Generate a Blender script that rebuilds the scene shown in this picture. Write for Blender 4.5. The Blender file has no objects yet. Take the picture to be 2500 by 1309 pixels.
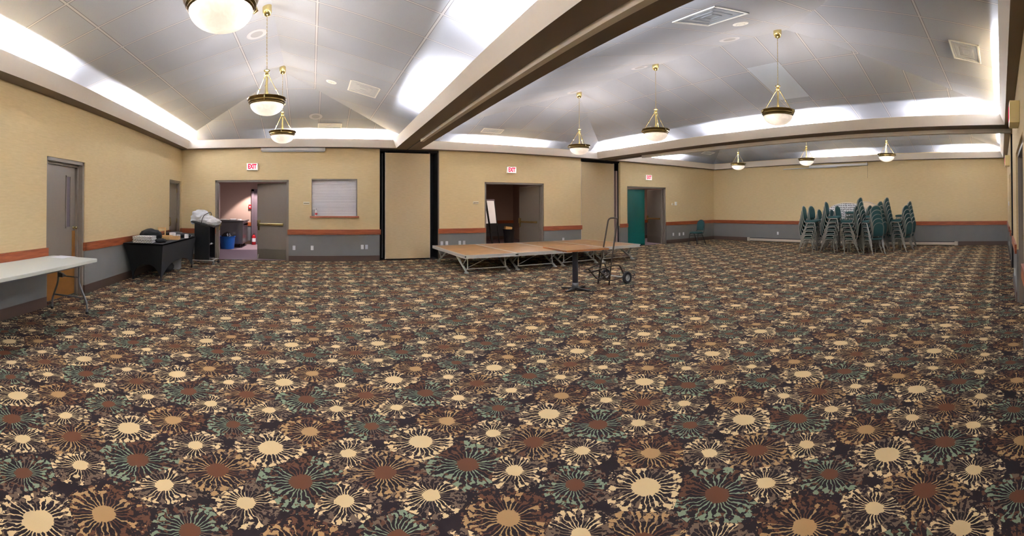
import bpy, bmesh, math, random
from mathutils import Vector, Matrix, noise as mnoise

S = bpy.context.scene
COL = S.collection
PI = math.pi
# ------------------------------------------------------------------ camera (a cylindrical panorama, 133.7 degrees wide)
FPX, XN, HZ, TA, TB = 1071.75, 760.5, 494.6, .0101, .0023
CAM = Vector((0, 0, 1.5))
up = Vector((-TB, -TA, 1)).normalized()
a0 = (1250 - XN) / FPX
fw = Vector((math.sin(a0), math.cos(a0), 0)); fw = (fw - up * fw.dot(up)).normalized()
rt = fw.cross(up)
cd = bpy.data.cameras.new('camera'); cam = bpy.data.objects.new('camera', cd); COL.objects.link(cam)
cam.matrix_world = Matrix(((rt.x, up.x, -fw.x, CAM.x), (rt.y, up.y, -fw.y, CAM.y), (rt.z, up.z, -fw.z, CAM.z), (0, 0, 0, 1)))
cd.type = 'PANO'
cd.panorama_type = 'CENTRAL_CYLINDRICAL'
cd.central_cylindrical_range_u_min = -1250 / FPX
cd.central_cylindrical_range_u_max = 1250 / FPX
cd.central_cylindrical_range_v_min = -(1309 - HZ) / FPX
cd.central_cylindrical_range_v_max = HZ / FPX
cd.central_cylindrical_radius = 1.0
cd.clip_start = .02; cd.clip_end = 200
S.camera = cam
# ------------------------------------------------------------------ world, view, lamps
w = bpy.data.worlds.new('world'); S.world = w; w.use_nodes = True
w.node_tree.nodes['Background'].inputs[0].default_value = (.5, .45, .4, 1)
w.node_tree.nodes['Background'].inputs[1].default_value = .02
S.view_settings.view_transform = 'Standard'; S.view_settings.look = 'None'
S.view_settings.gamma = 1; S.view_settings.use_curve_mapping = False
S.view_settings.exposure = 2.88
S.cycles.max_bounces = 8; S.cycles.diffuse_bounces = 5; S.cycles.glossy_bounces = 3
S.cycles.sample_clamp_indirect = 6.0
K_COVE = 29.0      # watts per metre of cove tube
K_PEND = 5.5      # watts per bulb over the bowl
K_BOWL = 0.03      # glow of the lit bowl glass

ZS, ZL = 3.13, 3.34          # soffit and top of the cove lip
ZE, ZR = 3.40, 4.25          # ceiling at the eave and at the ridge
YN, YS, XW, XE = 12.13, -.23, -3.70, 15.81

def area(name, loc, sx, sy, power, col, rot=(0, 0, 0)):
    l = bpy.data.lights.new(name, 'AREA'); l.shape = 'RECTANGLE'; l.size = sx; l.size_y = sy
    l.energy = power; l.color = col
    o = bpy.data.objects.new(name, l); o.location = loc; o.rotation_euler = rot; COL.objects.link(o); return o
def cove_lamp(x0, y0, x1, y1, k=1.0):
    """tube lamp lying in the cove trough, shining up"""
    L = math.hypot(x1 - x0, y1 - y0); a = math.atan2(y1 - y0, x1 - x0)
    area('cove_lamp', ((x0 + x1) / 2, (y0 + y1) / 2, 3.19), L, .05, K_COVE * L * k, (.92, .95, 1.0), (PI, 0, a))
for y0, y1 in ((1.2, 5.0), (7.1, 11.7)): cove_lamp(-3.57, y0, -3.57, y1)
cove_lamp(-.35, 12.0, 1.95, 12.0); cove_lamp(-3.0, -.13, 1.8, -.13, .7)
for y0, y1 in ((2.2, 4.4), (6.5, 8.4)): cove_lamp(2.14 + .036 * (y0 - 2.8), y0, 2.14 + .036 * (y1 - 2.8), y1, .75)
cove_lamp(4.5, 12.0, 6.6, 12.0, .75); cove_lamp(5.2, -.13, 8.7, -.13, .7)
for y0, y1 in ((2.0, 5.0), (6.2, 11.0)): cove_lamp(2.76 + .036 * (y0 - 2.8), y0, 2.76 + .036 * (y1 - 2.8), y1, .12)
for y0, y1 in ((.1, 1.4), (3.8, 6.7), (9.2, 11.3)): cove_lamp(9.2, y0, 9.2, y1, .8)
cove_lamp(10.4, 12.0, 12.8, 12.0); cove_lamp(11.0, -.13, 14.0, -.13, .6)
for y0, y1 in ((.3, 1.65), (5.1, 6.65)): cove_lamp(15.69, y0, 15.69, y1)
for y0, y1 in ((1.0, 4.0), (7.5, 10.5)): cove_lamp(9.78, y0, 9.78, y1, .7)

# ------------------------------------------------------------------ materials
def lin(c):
    return tuple(((v / 255) / 12.92 if v / 255 <= .04045 else ((v / 255 + .055) / 1.055) ** 2.4) for v in c) + (1,)
class NT:
    def __init__(s, name):
        s.m = bpy.data.materials.new(name); s.m.use_nodes = True; s.t = s.m.node_tree; s.n = s.t.nodes; s.n.clear()
        s.out = s.n.new('ShaderNodeOutputMaterial')
    def set(s, sock, v):
        if isinstance(v, bpy.types.NodeSocket): s.t.links.new(v, sock)
        elif v is not None: sock.default_value = v
    def node(s, typ, **kw):
        nd = s.n.new('ShaderNode' + typ)
        for k, v in kw.items(): setattr(nd, k, v)
        return nd
    def math(s, op, a, b=None, c=None, clamp=False):
        nd = s.node('Math', operation=op, use_clamp=clamp)
        s.set(nd.inputs[0], a)
        if b is not None: s.set(nd.inputs[1], b)
        if c is not None: s.set(nd.inputs[2], c)
        return nd.outputs[0]
    def vmath(s, op, a, b=None, scale=None):
        nd = s.node('VectorMath', operation=op)
        s.set(nd.inputs[0], a)
        if b is not None: s.set(nd.inputs[1], b)
        if scale is not None: s.set(nd.inputs['Scale'], scale)
        return nd.outputs['Value'] if op in ('LENGTH', 'DOT_PRODUCT') else nd.outputs[0]
    def mix(s, f, a, b):
        nd = s.node('Mix', data_type='RGBA'); s.set(nd.inputs[0], f); s.set(nd.inputs[6], a); s.set(nd.inputs[7], b); return nd.outputs[2]
    def noise(s, vec, scale, detail=2, rough=.5, dim='3D', w=None):
        nd = s.node('TexNoise', noise_dimensions=dim)
        if vec is not None: s.set(nd.inputs['Vector'], vec)
        nd.inputs['Scale'].default_value = scale; nd.inputs['Detail'].default_value = detail; nd.inputs['Roughness'].default_value = rough
        return nd.outputs[0]
    def obj(s): return s.node('TexCoord').outputs['Object']
    def pos(s): return s.node('NewGeometry').outputs['Position']
    def uv(s): return s.node('TexCoord').outputs['UV']
    def sep(s, v):
        nd = s.node('SeparateXYZ'); s.set(nd.inputs[0], v); return nd.outputs
    def comb(s, x, y, z=0.0):
        nd = s.node('CombineXYZ'); s.set(nd.inputs[0], x); s.set(nd.inputs[1], y); s.set(nd.inputs[2], z); return nd.outputs[0]
    def bump(s, h, strength=.3, dist=.01):
        nd = s.node('Bump'); nd.inputs['Strength'].default_value = strength; nd.inputs['Distance'].default_value = dist
        s.set(nd.inputs['Height'], h); return nd.outputs[0]
    def done(s, base, rough=.6, metal=0.0, normal=None, **kw):
        p = s.node('BsdfPrincipled')
        s.set(p.inputs['Base Color'], base); s.set(p.inputs['Roughness'], rough); s.set(p.inputs['Metallic'], metal)
        if normal is not None: s.set(p.inputs['Normal'], normal)
        for k, v in kw.items(): s.set(p.inputs[k.replace('_', ' ')], v)
        s.t.links.new(p.outputs[0], s.out.inputs[0]); return s.m
def plain(name, c, rough=.5, metal=0.0, var=.12, scale=14, bump=0.0, **kw):
    t = NT(name); n = t.noise(t.obj(), scale, 3)
    c = lin(c); d = tuple(v * (1 - var) for v in c[:3]) + (1,)
    nm = t.bump(t.noise(t.obj(), scale * 14, 2), bump, .004) if bump else None
    return t.done(t.mix(n, c, d), rough, metal, nm, **kw)
def emis(name, c, strength):
    t = NT(name); e = t.node('Emission'); e.inputs[0].default_value = lin(c); e.inputs[1].default_value = strength
    t.t.links.new(e.outputs[0], t.out.inputs[0]); return t.m

def wall_material():
    t = NT('woven_wallcovering_over_grey_dado'); p = t.pos(); s = t.sep(p)
    along = t.math('ADD', s[0], s[1])
    v = t.comb(t.math('MULTIPLY', along, 6.0), t.math('MULTIPLY', s[2], 42.0), 0.0)
    weave = t.noise(v, 1.0, 3, .6)
    big = t.noise(p, .9, 2)
    tan = t.mix(weave, lin((222, 199, 152)), lin((194, 171, 126)))
    tan = t.mix(t.math('MULTIPLY', big, .25), tan, lin((206, 183, 137)))
    grey = t.mix(t.noise(p, 3, 2), lin((124, 122, 116)), lin((114, 113, 109)))
    low = t.math('LESS_THAN', s[2], .80)
    nm = t.bump(weave, .35, .006)
    return t.done(t.mix(low, tan, grey), .85, 0.0, nm)
def fabric_panel_material():
    t = NT('woven_partition_fabric'); p = t.pos(); s = t.sep(p)
    weave = t.noise(t.comb(t.math('MULTIPLY', t.math('ADD', s[0], s[1]), 8.0), t.math('MULTIPLY', s[2], 50.0), 0.0), 1.0, 3, .6)
    return t.done(t.mix(weave, lin((208, 186, 146)), lin((182, 160, 122))), .9, 0.0, t.bump(weave, .3, .005))
def wood_material(name, a, b, scale=1.0, rough=.4, axis=0):
    t = NT(name); p = t.pos(); s = t.sep(p)
    al = t.math('ADD', s[0], s[1]) if axis == 0 else s[axis]
    v = t.comb(t.math('MULTIPLY', al, 1.3 * scale), t.math('MULTIPLY', s[2], 26.0 * scale), t.math('MULTIPLY', t.math('SUBTRACT', s[0], s[1]), 1.0))
    n = t.noise(v, 1.6, 5, .62)
    r = t.node('ValToRGB'); t.set(r.inputs[0], n)
    r.color_ramp.elements[0].position = .35; r.color_ramp.elements[0].color = lin(a)
    r.color_ramp.elements[1].position = .68; r.color_ramp.elements[1].color = lin(b)
    return t.done(r.outputs[0], rough, 0.0, t.bump(n, .12, .003))
def ceiling_material(name, u0, su):
    t = NT(name); s = t.sep(t.uv()); p = t.pos()
    def line(c, off, sp):
        f = t.math('FRACT', t.math('ADD', t.math('DIVIDE', t.math('SUBTRACT', c, off), sp), .5))
        return t.math('MULTIPLY', t.math('ABSOLUTE', t.math('SUBTRACT', f, .5)), sp)
    d = t.math('MINIMUM', line(s[0], u0, su), line(s[1], 1.15, 1.40))
    bar = t.math('LESS_THAN', d, .013)
    edge = t.math('MULTIPLY', t.math('LESS_THAN', d, .020), t.math('SUBTRACT', 1.0, bar))
    # each tile a hair lighter or darker, as lay-in tiles are
    iu = t.math('FLOOR', t.math('DIVIDE', t.math('SUBTRACT', s[0], u0), su)); iv = t.math('FLOOR', t.math('DIVIDE', t.math('SUBTRACT', s[1], 1.15), 1.40))
    wn = t.node('TexWhiteNoise', noise_dimensions='2D'); t.set(wn.inputs[0], t.comb(iu, iv))
    tile = t.mix(wn.outputs[0], lin((162, 166, 178)), lin((154, 158, 170)))
    vo = t.node('TexVoronoi'); t.set(vo.inputs['Vector'], p); vo.inputs['Scale'].default_value = 62.0
    pin = t.math('LESS_THAN', vo.outputs[0], t.math('MULTIPLY', t.noise(p, 9, 2), .30))
    tile = t.mix(t.math('MULTIPLY', pin, .35), tile, lin((120, 116, 116)))
    c = t.mix(edge, tile, lin((112, 110, 114))); c = t.mix(bar, c, lin((182, 182, 186)))
    h = t.math('ADD', t.math('MULTIPLY', bar, 1.0), t.math('MULTIPLY', t.noise(p, 60, 2), .08))
    return t.done(c, .85, 0.0, t.bump(h, .5, .006))
def carpet_material():
    """burst-flower carpet: eight flowers a repeat on a .946 x 1.025 m lattice, each with its own heart and spoke colours"""
    t = NT('burst_flower_carpet'); s = t.sep(t.pos())
    ax, ay, bx, by = .946, .002, .018, 1.025
    det = ax * by - bx * ay
    X = t.math('SUBTRACT', s[0], -.04); Y = t.math('SUBTRACT', s[1], 2.393)
    U = t.math('SUBTRACT', t.math('MULTIPLY', X, by / det), t.math('MULTIPLY', Y, bx / det))
    V = t.math('SUBTRACT', t.math('MULTIPLY', Y, ax / det), t.math('MULTIPLY', X, ay / det))
    #        u     v     radius
    FL = [(.987, .018, .245), (.771, .335, .225), (.025, .540, .215), (.467, .585, .185),
          (.278, .278, .175), (.481, .065, .235), (.227, .859, .185), (.700, .826, .175)]
    best = lxs = lys = idn = None
    for i, (u, v, R) in enumerate(FL):
        du = t.math('SUBTRACT', U, u); du = t.math('SUBTRACT', du, t.math('ROUND', du))
        dv = t.math('SUBTRACT', V, v); dv = t.math('SUBTRACT', dv, t.math('ROUND', dv))
        lx = t.math('DIVIDE', t.math('ADD', t.math('MULTIPLY', du, ax), t.math('MULTIPLY', dv, bx)), R)
        ly = t.math('DIVIDE', t.math('ADD', t.math('MULTIPLY', du, ay), t.math('MULTIPLY', dv, by)), R)
        L = t.comb(lx, ly, 0.0); d = t.vmath('LENGTH', L)
        if best is None: best, vec, idn = d, L, 0.0
        else:
            c = t.math('LESS_THAN', d, best)
            mv = t.node('Mix', data_type='VECTOR'); t.set(mv.inputs[0], c); t.set(mv.inputs[4], vec); t.set(mv.inputs[5], L); vec = mv.outputs[1]
            idn = t.math('ADD', t.math('MULTIPLY', t.math('SUBTRACT', float(i), idn), c), idn)
            best = t.math('MINIMUM', d, best)
    q = t.sep(vec); P = t.comb(s[0], s[1], 0.0)
    nf = t.noise(P, 40, 2, .6); nm = t.noise(P, 15, 2)
    r = t.math('ADD', best, t.math('MULTIPLY', t.math('SUBTRACT', nf, .5), .22))
    ang = t.math('DIVIDE', t.math('ARCTAN2', q[1], q[0]), 2 * PI)
    ph = t.math('ADD', t.math('MULTIPLY', ang, 27.0), t.math('ADD', t.math('MULTIPLY', idn, 3.7), t.math('MULTIPLY', t.math('SUBTRACT', nm, .5), 2.1)))
    wn = t.node('TexWhiteNoise', noise_dimensions='2D'); t.set(wn.inputs[0], t.comb(t.math('FLOOR', ph), idn)); rnd = wn.outputs[0]
    tri = t.math('MULTIPLY', t.math('ABSOLUTE', t.math('SUBTRACT', t.math('FRACT', ph), .5)), 2.0)
    ln = t.math('ADD', .66, t.math('MULTIPLY', rnd, .42))
    mr = t.node('MapRange', interpolation_type='SMOOTHSTEP'); t.set(mr.inputs[0], t.math('SUBTRACT', r, ln)); mr.inputs[1].default_value = -.22; mr.inputs[2].default_value = -.02
    width = t.math('ADD', t.math('DIVIDE', .12, t.math('MAXIMUM', best, .3)), t.math('MULTIPLY', mr.outputs[0], .62))
    width = t.math('ADD', width, t.math('MULTIPLY', t.math('SUBTRACT', nf, .5), .75))
    spoke = t.math('MULTIPLY', t.math('LESS_THAN', tri, width), t.math('LESS_THAN', r, ln))
    heart = t.math('LESS_THAN', r, t.math('ADD', .27, t.math('MULTIPLY', t.math('COMPARE', idn, 1.0, .1), .07)))
    tips = t.math('MULTIPLY', t.math('GREATER_THAN', t.noise(t.vmath('ADD', P, (7.3, 2.1, 0.0)), 27, 2, .6), .585), t.math('MULTIPLY', t.math('LESS_THAN', r, 1.02), t.math('GREATER_THAN', r, .72)))
    spoke = t.math('MAXIMUM', spoke, tips)
    sect = t.math('GREATER_THAN', t.noise(t.comb(t.math('MULTIPLY', t.math('SINE', t.math('MULTIPLY', ang, 2 * PI)), 1.0), t.math('COSINE', t.math('MULTIPLY', ang, 2 * PI)), t.math('MULTIPLY', idn, 5.3)), 1.5, 1), .56)
    blot = t.math('MULTIPLY', t.math('GREATER_THAN', t.noise(P, 34, 2, .6), .545), t.math('MULTIPLY', t.math('LESS_THAN', r, 1.06), t.math('GREATER_THAN', r, .55)))
    cream, tan, rust, teal, taupe, brown = (226, 198, 148), (180, 144, 98), (112, 72, 52), (134, 148, 120), (118, 98, 80), (104, 70, 52)
    def ramp(cols):
        nd = t.node('ValToRGB'); cr = nd.color_ramp; cr.interpolation = 'CONSTANT'
        while len(cr.elements) < 8: cr.elements.new(.99)
        for k, c in enumerate(cols): cr.elements[k].position = k / 8; cr.elements[k].color = lin(c)
        t.set(nd.inputs[0], t.math('DIVIDE', t.math('ADD', idn, .5), 8.0)); return nd.outputs[0]
    c_heart = ramp([rust, cream, tan, rust, cream, rust, cream, cream])
    c_spoke = ramp([teal, cream, tan, teal, cream, tan, cream, cream])
    c_alt = ramp([brown, taupe, brown, taupe, taupe, brown, taupe, taupe])
    c_blot = ramp([brown, taupe, brown, brown, taupe, taupe, taupe, taupe])
    c = t.mix(blot, t.mix(t.noise(P, 6, 1), lin((52, 41, 45)), lin((42, 37, 37))), c_blot)
    c = t.mix(spoke, c, t.mix(sect, c_spoke, c_alt)); c = t.mix(heart, c, c_heart)
    pile = t.noise(P, 420, 2)
    c = t.mix(t.math('MULTIPLY', pile, .14), c, lin((60, 48, 44)))
    return t.done(c, .95, 0.0, t.bump(pile, .4, .004), **{'Specular_IOR_Level': .1})

M = dict(
    wall=wall_material(), panel=fabric_panel_material(), carpet=carpet_material(),
    rail=wood_material('reddish_oak_rail', (128, 60, 28), (170, 90, 48)), base=plain('dark_brown_vinyl_base', (86, 66, 54), .5, var=.15),
    deck=wood_material('worn_hardboard_deck', (158, 112, 66), (188, 142, 90), .5, .35), laminate=wood_material('reddish_wood_laminate', (150, 96, 58), (176, 120, 76), .6, .22),
    sill=plain('varnished_sill', (178, 104, 72), .35), soffit=plain('shaded_soffit_paint', (124, 108, 95), .7, var=.05), fascia=plain('cream_fascia_paint', (226, 216, 202), .6, var=.04),  # soffit: cream paint with the underside shade darkened into its colour
    frame=plain('taupe_door_paint', (128, 117, 104), .38, var=.06), white=plain('white_plastic', (226, 226, 222), .35, var=.03), cream=plain('cream_plastic', (222, 214, 190), .4, var=.03),
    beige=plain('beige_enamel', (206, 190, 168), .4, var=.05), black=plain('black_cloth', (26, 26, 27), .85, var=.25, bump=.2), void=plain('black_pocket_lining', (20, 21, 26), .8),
    brass=plain('polished_brass', (232, 214, 152), .22, 1.0, var=.1), bronze=plain('aged_brass', (128, 106, 62), .32, 1.0, var=.25), kick=plain('brass_kick_plate', (196, 140, 78), .35, .75, var=.2), steelkick=plain('brushed_kick_plate', (150, 142, 126), .38, .7, var=.1),
    alu=plain('aluminium_edge', (214, 212, 206), .4, .3, var=.08), galv=plain('galvanised_steel', (196, 194, 182), .5, .2, var=.15), tablegrey=plain('grey_steel_tube', (128, 130, 132), .35, .6), poly=plain('pale_grey_polyethylene', (206, 208, 196), .5, var=.03, bump=.15),
    teal=plain('teal_green_upholstery', (30, 74, 72), .8, var=.25, bump=.25), chairsteel=plain('grey_bronze_tube', (150, 146, 134), .38, .55), darksteel=plain('dark_bronze_tube', (46, 42, 40), .4, .5), cartsteel=plain('brown_enamelled_tube', (64, 52, 40), .35, .4),
    rubber=plain('black_rubber', (36, 36, 38), .7), hub=plain('zinc_hub', (176, 176, 172), .35, .7), pedestal=plain('black_enamel', (30, 31, 40), .35), steel=plain('stainless_steel', (150, 146, 146), .3, .85, var=.1),
    blue=plain('blue_plastic', (24, 104, 196), .4, var=.06), red=plain('red_enamel', (176, 24, 34), .35), paper=plain('white_paper', (238, 238, 240), .8, var=.02), lblack=plain('black_laminate', (24, 24, 26), .35),
    mauve=plain('mauve_wall_paint', (172, 146, 134), .85, var=.05), lino=plain('mauve_carpet_tile', (128, 108, 114), .85, var=.2, scale=6), green=plain('green_vinyl_sheet', (0, 92, 84), .32, var=.12), wood=plain('pale_bamboo', (222, 180, 120), .5, var=.1), grill=plain('pale_grey_metal', (190, 194, 200), .5, .1, var=.08), rollwhite=plain('white_case_enamel', (222, 220, 218), .4, var=.03),
    sand=plain('sand_laminate', (222, 200, 168), .5, var=.05), signbox=plain('yellowed_cream_enamel', (222, 202, 140), .45, var=.05), ventgrey=plain('grey_blue_metal', (140, 147, 160), .5, .1, var=.08), speakerring=plain('pale_grey_ring', (182, 182, 188), .5, var=.03), kettle=plain('grey_plastic', (150, 152, 152), .5), ceil=ceiling_material('acoustic_ceiling_tile', 5.515, .73), ceil2=ceiling_material('acoustic_ceiling_tile_narrower', 3.78, .695), shade=plain('dark_mauve_door', (98, 84, 92), .5), strapm=plain('grey_strap', (90, 86, 82), .6))
def bowl_glass():
    t = NT('alabaster_glass'); p = t.obj()
    v = t.noise(t.vmath('ADD', p, t.vmath('MULTIPLY', t.comb(t.noise(p, 6, 2), t.noise(p, 5, 2), 0.0), (1.2, 1.2, 0.0))), 7, 4, .6)
    col = t.mix(v, lin((255, 246, 234)), lin((222, 204, 188)))
    d = t.node('BsdfDiffuse'); t.set(d.inputs[0], col)
    tr = t.node('BsdfTranslucent'); t.set(tr.inputs[0], col)
    m1 = t.node('MixShader'); m1.inputs[0].default_value = .018; t.t.links.new(d.outputs[0], m1.inputs[1]); t.t.links.new(tr.outputs[0], m1.inputs[2])
    e = t.node('Emission'); t.set(e.inputs[0], col); e.inputs[1].default_value = K_BOWL
    ad = t.node('AddShader'); t.t.links.new(m1.outputs[0], ad.inputs[0]); t.t.links.new(e.outputs[0], ad.inputs[1])
    g = t.node('BsdfGlossy'); g.inputs['Roughness'].default_value = .2
    m2 = t.node('MixShader'); m2.inputs[0].default_value = .05; t.t.links.new(ad.outputs[0], m2.inputs[1]); t.t.links.new(g.outputs[0], m2.inputs[2])
    t.t.links.new(m2.outputs[0], t.out.inputs[0]); return t.m
M['bowl'] = bowl_glass()
def mesh_pattern(name, light, dark, scale, thr):
    t = NT(name); p = t.uv(); vo = t.node('TexVoronoi', distance='CHEBYCHEV'); t.set(vo.inputs['Vector'], p); vo.inputs['Scale'].default_value = scale; vo.inputs['Randomness'].default_value = .25
    k = t.math('LESS_THAN', vo.outputs[0], thr); return t.done(t.mix(k, lin(light), lin(dark)), .6)
M['lattice'] = mesh_pattern('white_lattice', (236, 234, 232), (34, 34, 38), 15, .27)
def zigzag_cloth():
    t = NT('white_cloth_with_black_zigzag'); s = t.sep(t.obj())
    tri = t.math('ABSOLUTE', t.math('SUBTRACT', t.math('FRACT', t.math('MULTIPLY', t.math('ADD', s[0], s[1]), 9.0)), .5))
    k = t.math('LESS_THAN', t.math('FRACT', t.math('ADD', t.math('MULTIPLY', s[2], 34.0), t.math('MULTIPLY', tri, 2.2))), .27)
    return t.done(t.mix(k, lin((224, 222, 216)), lin((52, 52, 52))), .8)
M['zigzag'] = zigzag_cloth()
def slat_material():
    t = NT('white_roller_slats'); s = t.sep(t.pos()); f = t.math('FRACT', t.math('DIVIDE', s[2], .0425))
    gap = t.math('LESS_THAN', f, .13)
    return t.done(t.mix(gap, lin((226, 222, 222)), lin((150, 140, 140))), .45, 0.0, t.bump(t.math('SINE', t.math('MULTIPLY', f, PI)), .5, .006))
M['slats'] = slat_material()
M['signlit'] = emis('lit_sign_face', (255, 222, 214), .22)
M['signred'] = emis('lit_red_lettering', (250, 20, 70), .24)
def bagmat():
    t = NT('thin_white_plastic_film'); n = t.noise(t.obj(), 14, 4, .65)
    d = t.node('BsdfPrincipled'); t.set(d.inputs['Base Color'], lin((248, 248, 248))); d.inputs['Roughness'].default_value = .3
    t.set(d.inputs['Normal'], t.bump(n, .8, .02))
    tr = t.node('BsdfTranslucent'); t.set(tr.inputs[0], lin((248, 248, 248)))
    m = t.node('MixShader'); m.inputs[0].default_value = .3; t.t.links.new(d.outputs[0], m.inputs[1]); t.t.links.new(tr.outputs[0], m.inputs[2]); t.t.links.new(m.outputs[0], t.out.inputs[0]); return t.m
M['film'] = bagmat()

# ------------------------------------------------------------------ mesh helpers
class MB:
    def __init__(s): s.v = []; s.f = []; s.uv = {}
    def add(s, vs, fs, mat=None):
        o = len(s.v); s.v += [tuple((mat @ Vector(p)) if mat else p) for p in vs]; s.f += [tuple(o + i for i in f) for f in fs]; return s
    def box(s, x0, x1, y0, y1, z0, z1, mat=None):
        v = [(x, y, z) for z in (z0, z1) for y in (y0, y1) for x in (x0, x1)]
        return s.add(v, [(0, 2, 3, 1), (4, 5, 7, 6), (0, 1, 5, 4), (2, 6, 7, 3), (0, 4, 6, 2), (1, 3, 7, 5)], mat)
    def prism(s, poly, z0, z1, mat=None):
        n = len(poly); v = [(x, y, z0) for x, y in poly] + [(x, y, z1) for x, y in poly]
        f = [tuple(range(n))[::-1], tuple(range(n, 2 * n))] + [(i, (i + 1) % n, n + (i + 1) % n, n + i) for i in range(n)]
        return s.add(v, f, mat)
    def tube(s, pts, r, seg=8, closed=False, caps=True, mat=None):
        pts = [Vector(p) for p in pts]; n = len(pts); rr = r if isinstance(r, (list, tuple)) else [r] * n
        rings = []; prev = None
        for i, p in enumerate(pts):
            a = pts[(i - 1) % n] if (i > 0 or closed) else p; b = pts[(i + 1) % n] if (i < n - 1 or closed) else p
            d = (b - a).normalized() if (b - a).length > 1e-9 else Vector((0, 0, 1))
            if prev is None: u = d.orthogonal().normalized()
            else:
                u = prev - d * prev.dot(d); u = u.normalized() if u.length > 1e-6 else d.orthogonal().normalized()
            prev = u; w_ = d.cross(u)
            rings.append([p + (u * math.cos(2 * PI * k / seg) + w_ * math.sin(2 * PI * k / seg)) * rr[i] for k in range(seg)])
        v = [tuple(q) for ring in rings for q in ring]; f = []
        for i in range(n if closed else n - 1):
            j = (i + 1) % n
            for k in range(seg): f.append((i * seg + k, i * seg + (k + 1) % seg, j * seg + (k + 1) % seg, j * seg + k))
        if caps and not closed: f += [tuple(range(seg))[::-1], tuple((n - 1) * seg + k for k in range(seg))]
        return s.add(v, f, mat)
    def lathe(s, prof, seg=24, mat=None, ripple=None):
        v = []; f = []; n = len(prof)
        for i, (r, z) in enumerate(prof):
            for k in range(seg):
                a = 2 * PI * k / seg; q = 1 + (ripple[i] * math.sin(a * ripple[-1]) if ripple else 0)
                v.append((r * q * math.cos(a), r * q * math.sin(a), z))
        for i in range(n - 1):
            for k in range(seg): f.append((i * seg + k, i * seg + (k + 1) % seg, (i + 1) * seg + (k + 1) % seg, (i + 1) * seg + k))
        return s.add(v, f, mat)
    def grid(s, fn, nu, nv, mat=None):
        v = [fn(i / nu, j / nv) for j in range(nv + 1) for i in range(nu + 1)]
        f = [(j * (nu + 1) + i, j * (nu + 1) + i + 1, (j + 1) * (nu + 1) + i + 1, (j + 1) * (nu + 1) + i) for j in range(nv) for i in range(nu)]
        return s.add(v, f, mat)
    def mesh(s, name, mat, smooth=False, bevel=0.0, weld=False):
        me = bpy.data.meshes.new(name); me.from_pydata(s.v, [], s.f)
        if weld or bevel:
            bm = bmesh.new(); bm.from_mesh(me); bmesh.ops.remove_doubles(bm, verts=bm.verts, dist=1e-5)
            if bevel: bmesh.ops.bevel(bm, geom=[e for e in bm.edges if len(e.link_faces) == 2 and e.calc_face_angle(0) > .6], offset=bevel, segments=2, affect='EDGES', profile=.5)
            bm.to_mesh(me); bm.free()
        bm = bmesh.new(); bm.from_mesh(me); bmesh.ops.recalc_face_normals(bm, faces=bm.faces); bm.to_mesh(me); bm.free()
        me.materials.append(M[mat] if isinstance(mat, str) else mat)
        if smooth:
            me.shade_smooth(); me.set_sharp_from_angle(angle=math.radians(38))
        return me
    def build(s, name, mat, parent=None, smooth=False, bevel=0.0, weld=False, **tags):
        o = bpy.data.objects.new(name, s.mesh(name, mat, smooth, bevel, weld)); COL.objects.link(o)
        if parent is not None: o.parent = parent
        for k, v in tags.items(): o[k] = v
        return o
def build_each(mb, name, mat, parent, **kw):
    """every loose piece of the builder becomes an object of its own"""
    par = list(range(len(mb.v)))
    def find(a):
        while par[a] != a: par[a] = par[par[a]]; a = par[a]
        return a
    for f in mb.f:
        for q in f[1:]: par[find(q)] = find(f[0])
    groups = {}
    for f in mb.f: groups.setdefault(find(f[0]), []).append(f)
    out = []
    for fs in groups.values():
        idx = sorted({i for f in fs for i in f}); mp = {i: k for k, i in enumerate(idx)}; m_ = MB()
        m_.v = [mb.v[i] for i in idx]; m_.f = [tuple(mp[i] for i in f) for f in fs]
        out.append(m_.build(name, mat, parent, **kw))
    return out
def tag(o, label, cat, group=None):
    o['label'] = label; o['category'] = cat
    if group: o['group'] = group
    return o
def thing(name, label, cat, loc=(0, 0, 0), rz=0.0, group=None):
    o = bpy.data.objects.new(name, None); COL.objects.link(o); o.location = loc; o.rotation_euler = (0, 0, rz); o.empty_display_size = .1
    return tag(o, label, cat, group)
def structure(o): o['kind'] = 'structure'; return o
def dup(root, loc, rz=None, label=None, group=None):
    r = root.copy(); COL.objects.link(r); r.location = loc
    if rz is not None: r.rotation_euler = (0, 0, rz)
    if label: r['label'] = label
    if group: r['group'] = group
    for ch in root.children:
        c = ch.copy(); COL.objects.link(c); c.parent = r
        for g in ch.children:
            d = g.copy(); COL.objects.link(d); d.parent = c
    return r
def bx(*a, mat=None): return MB().box(*a, mat=mat)
def arc(pts, rad, n=5):
    """polyline with rounded corners"""
    pts = [Vector(p) for p in pts]; out = [pts[0]]
    for i in range(1, len(pts) - 1):
        p = pts[i]; a = (pts[i - 1] - p); b = (pts[i + 1] - p); r = min(rad, a.length * .45, b.length * .45)
        a = p + a.normalized() * r; b = p + b.normalized() * r
        for k in range(n + 1):
            q = k / n; out.append(a * (1 - q) ** 2 + p * 2 * q * (1 - q) + b * q * q)
    out.append(pts[-1]); return out

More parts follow.
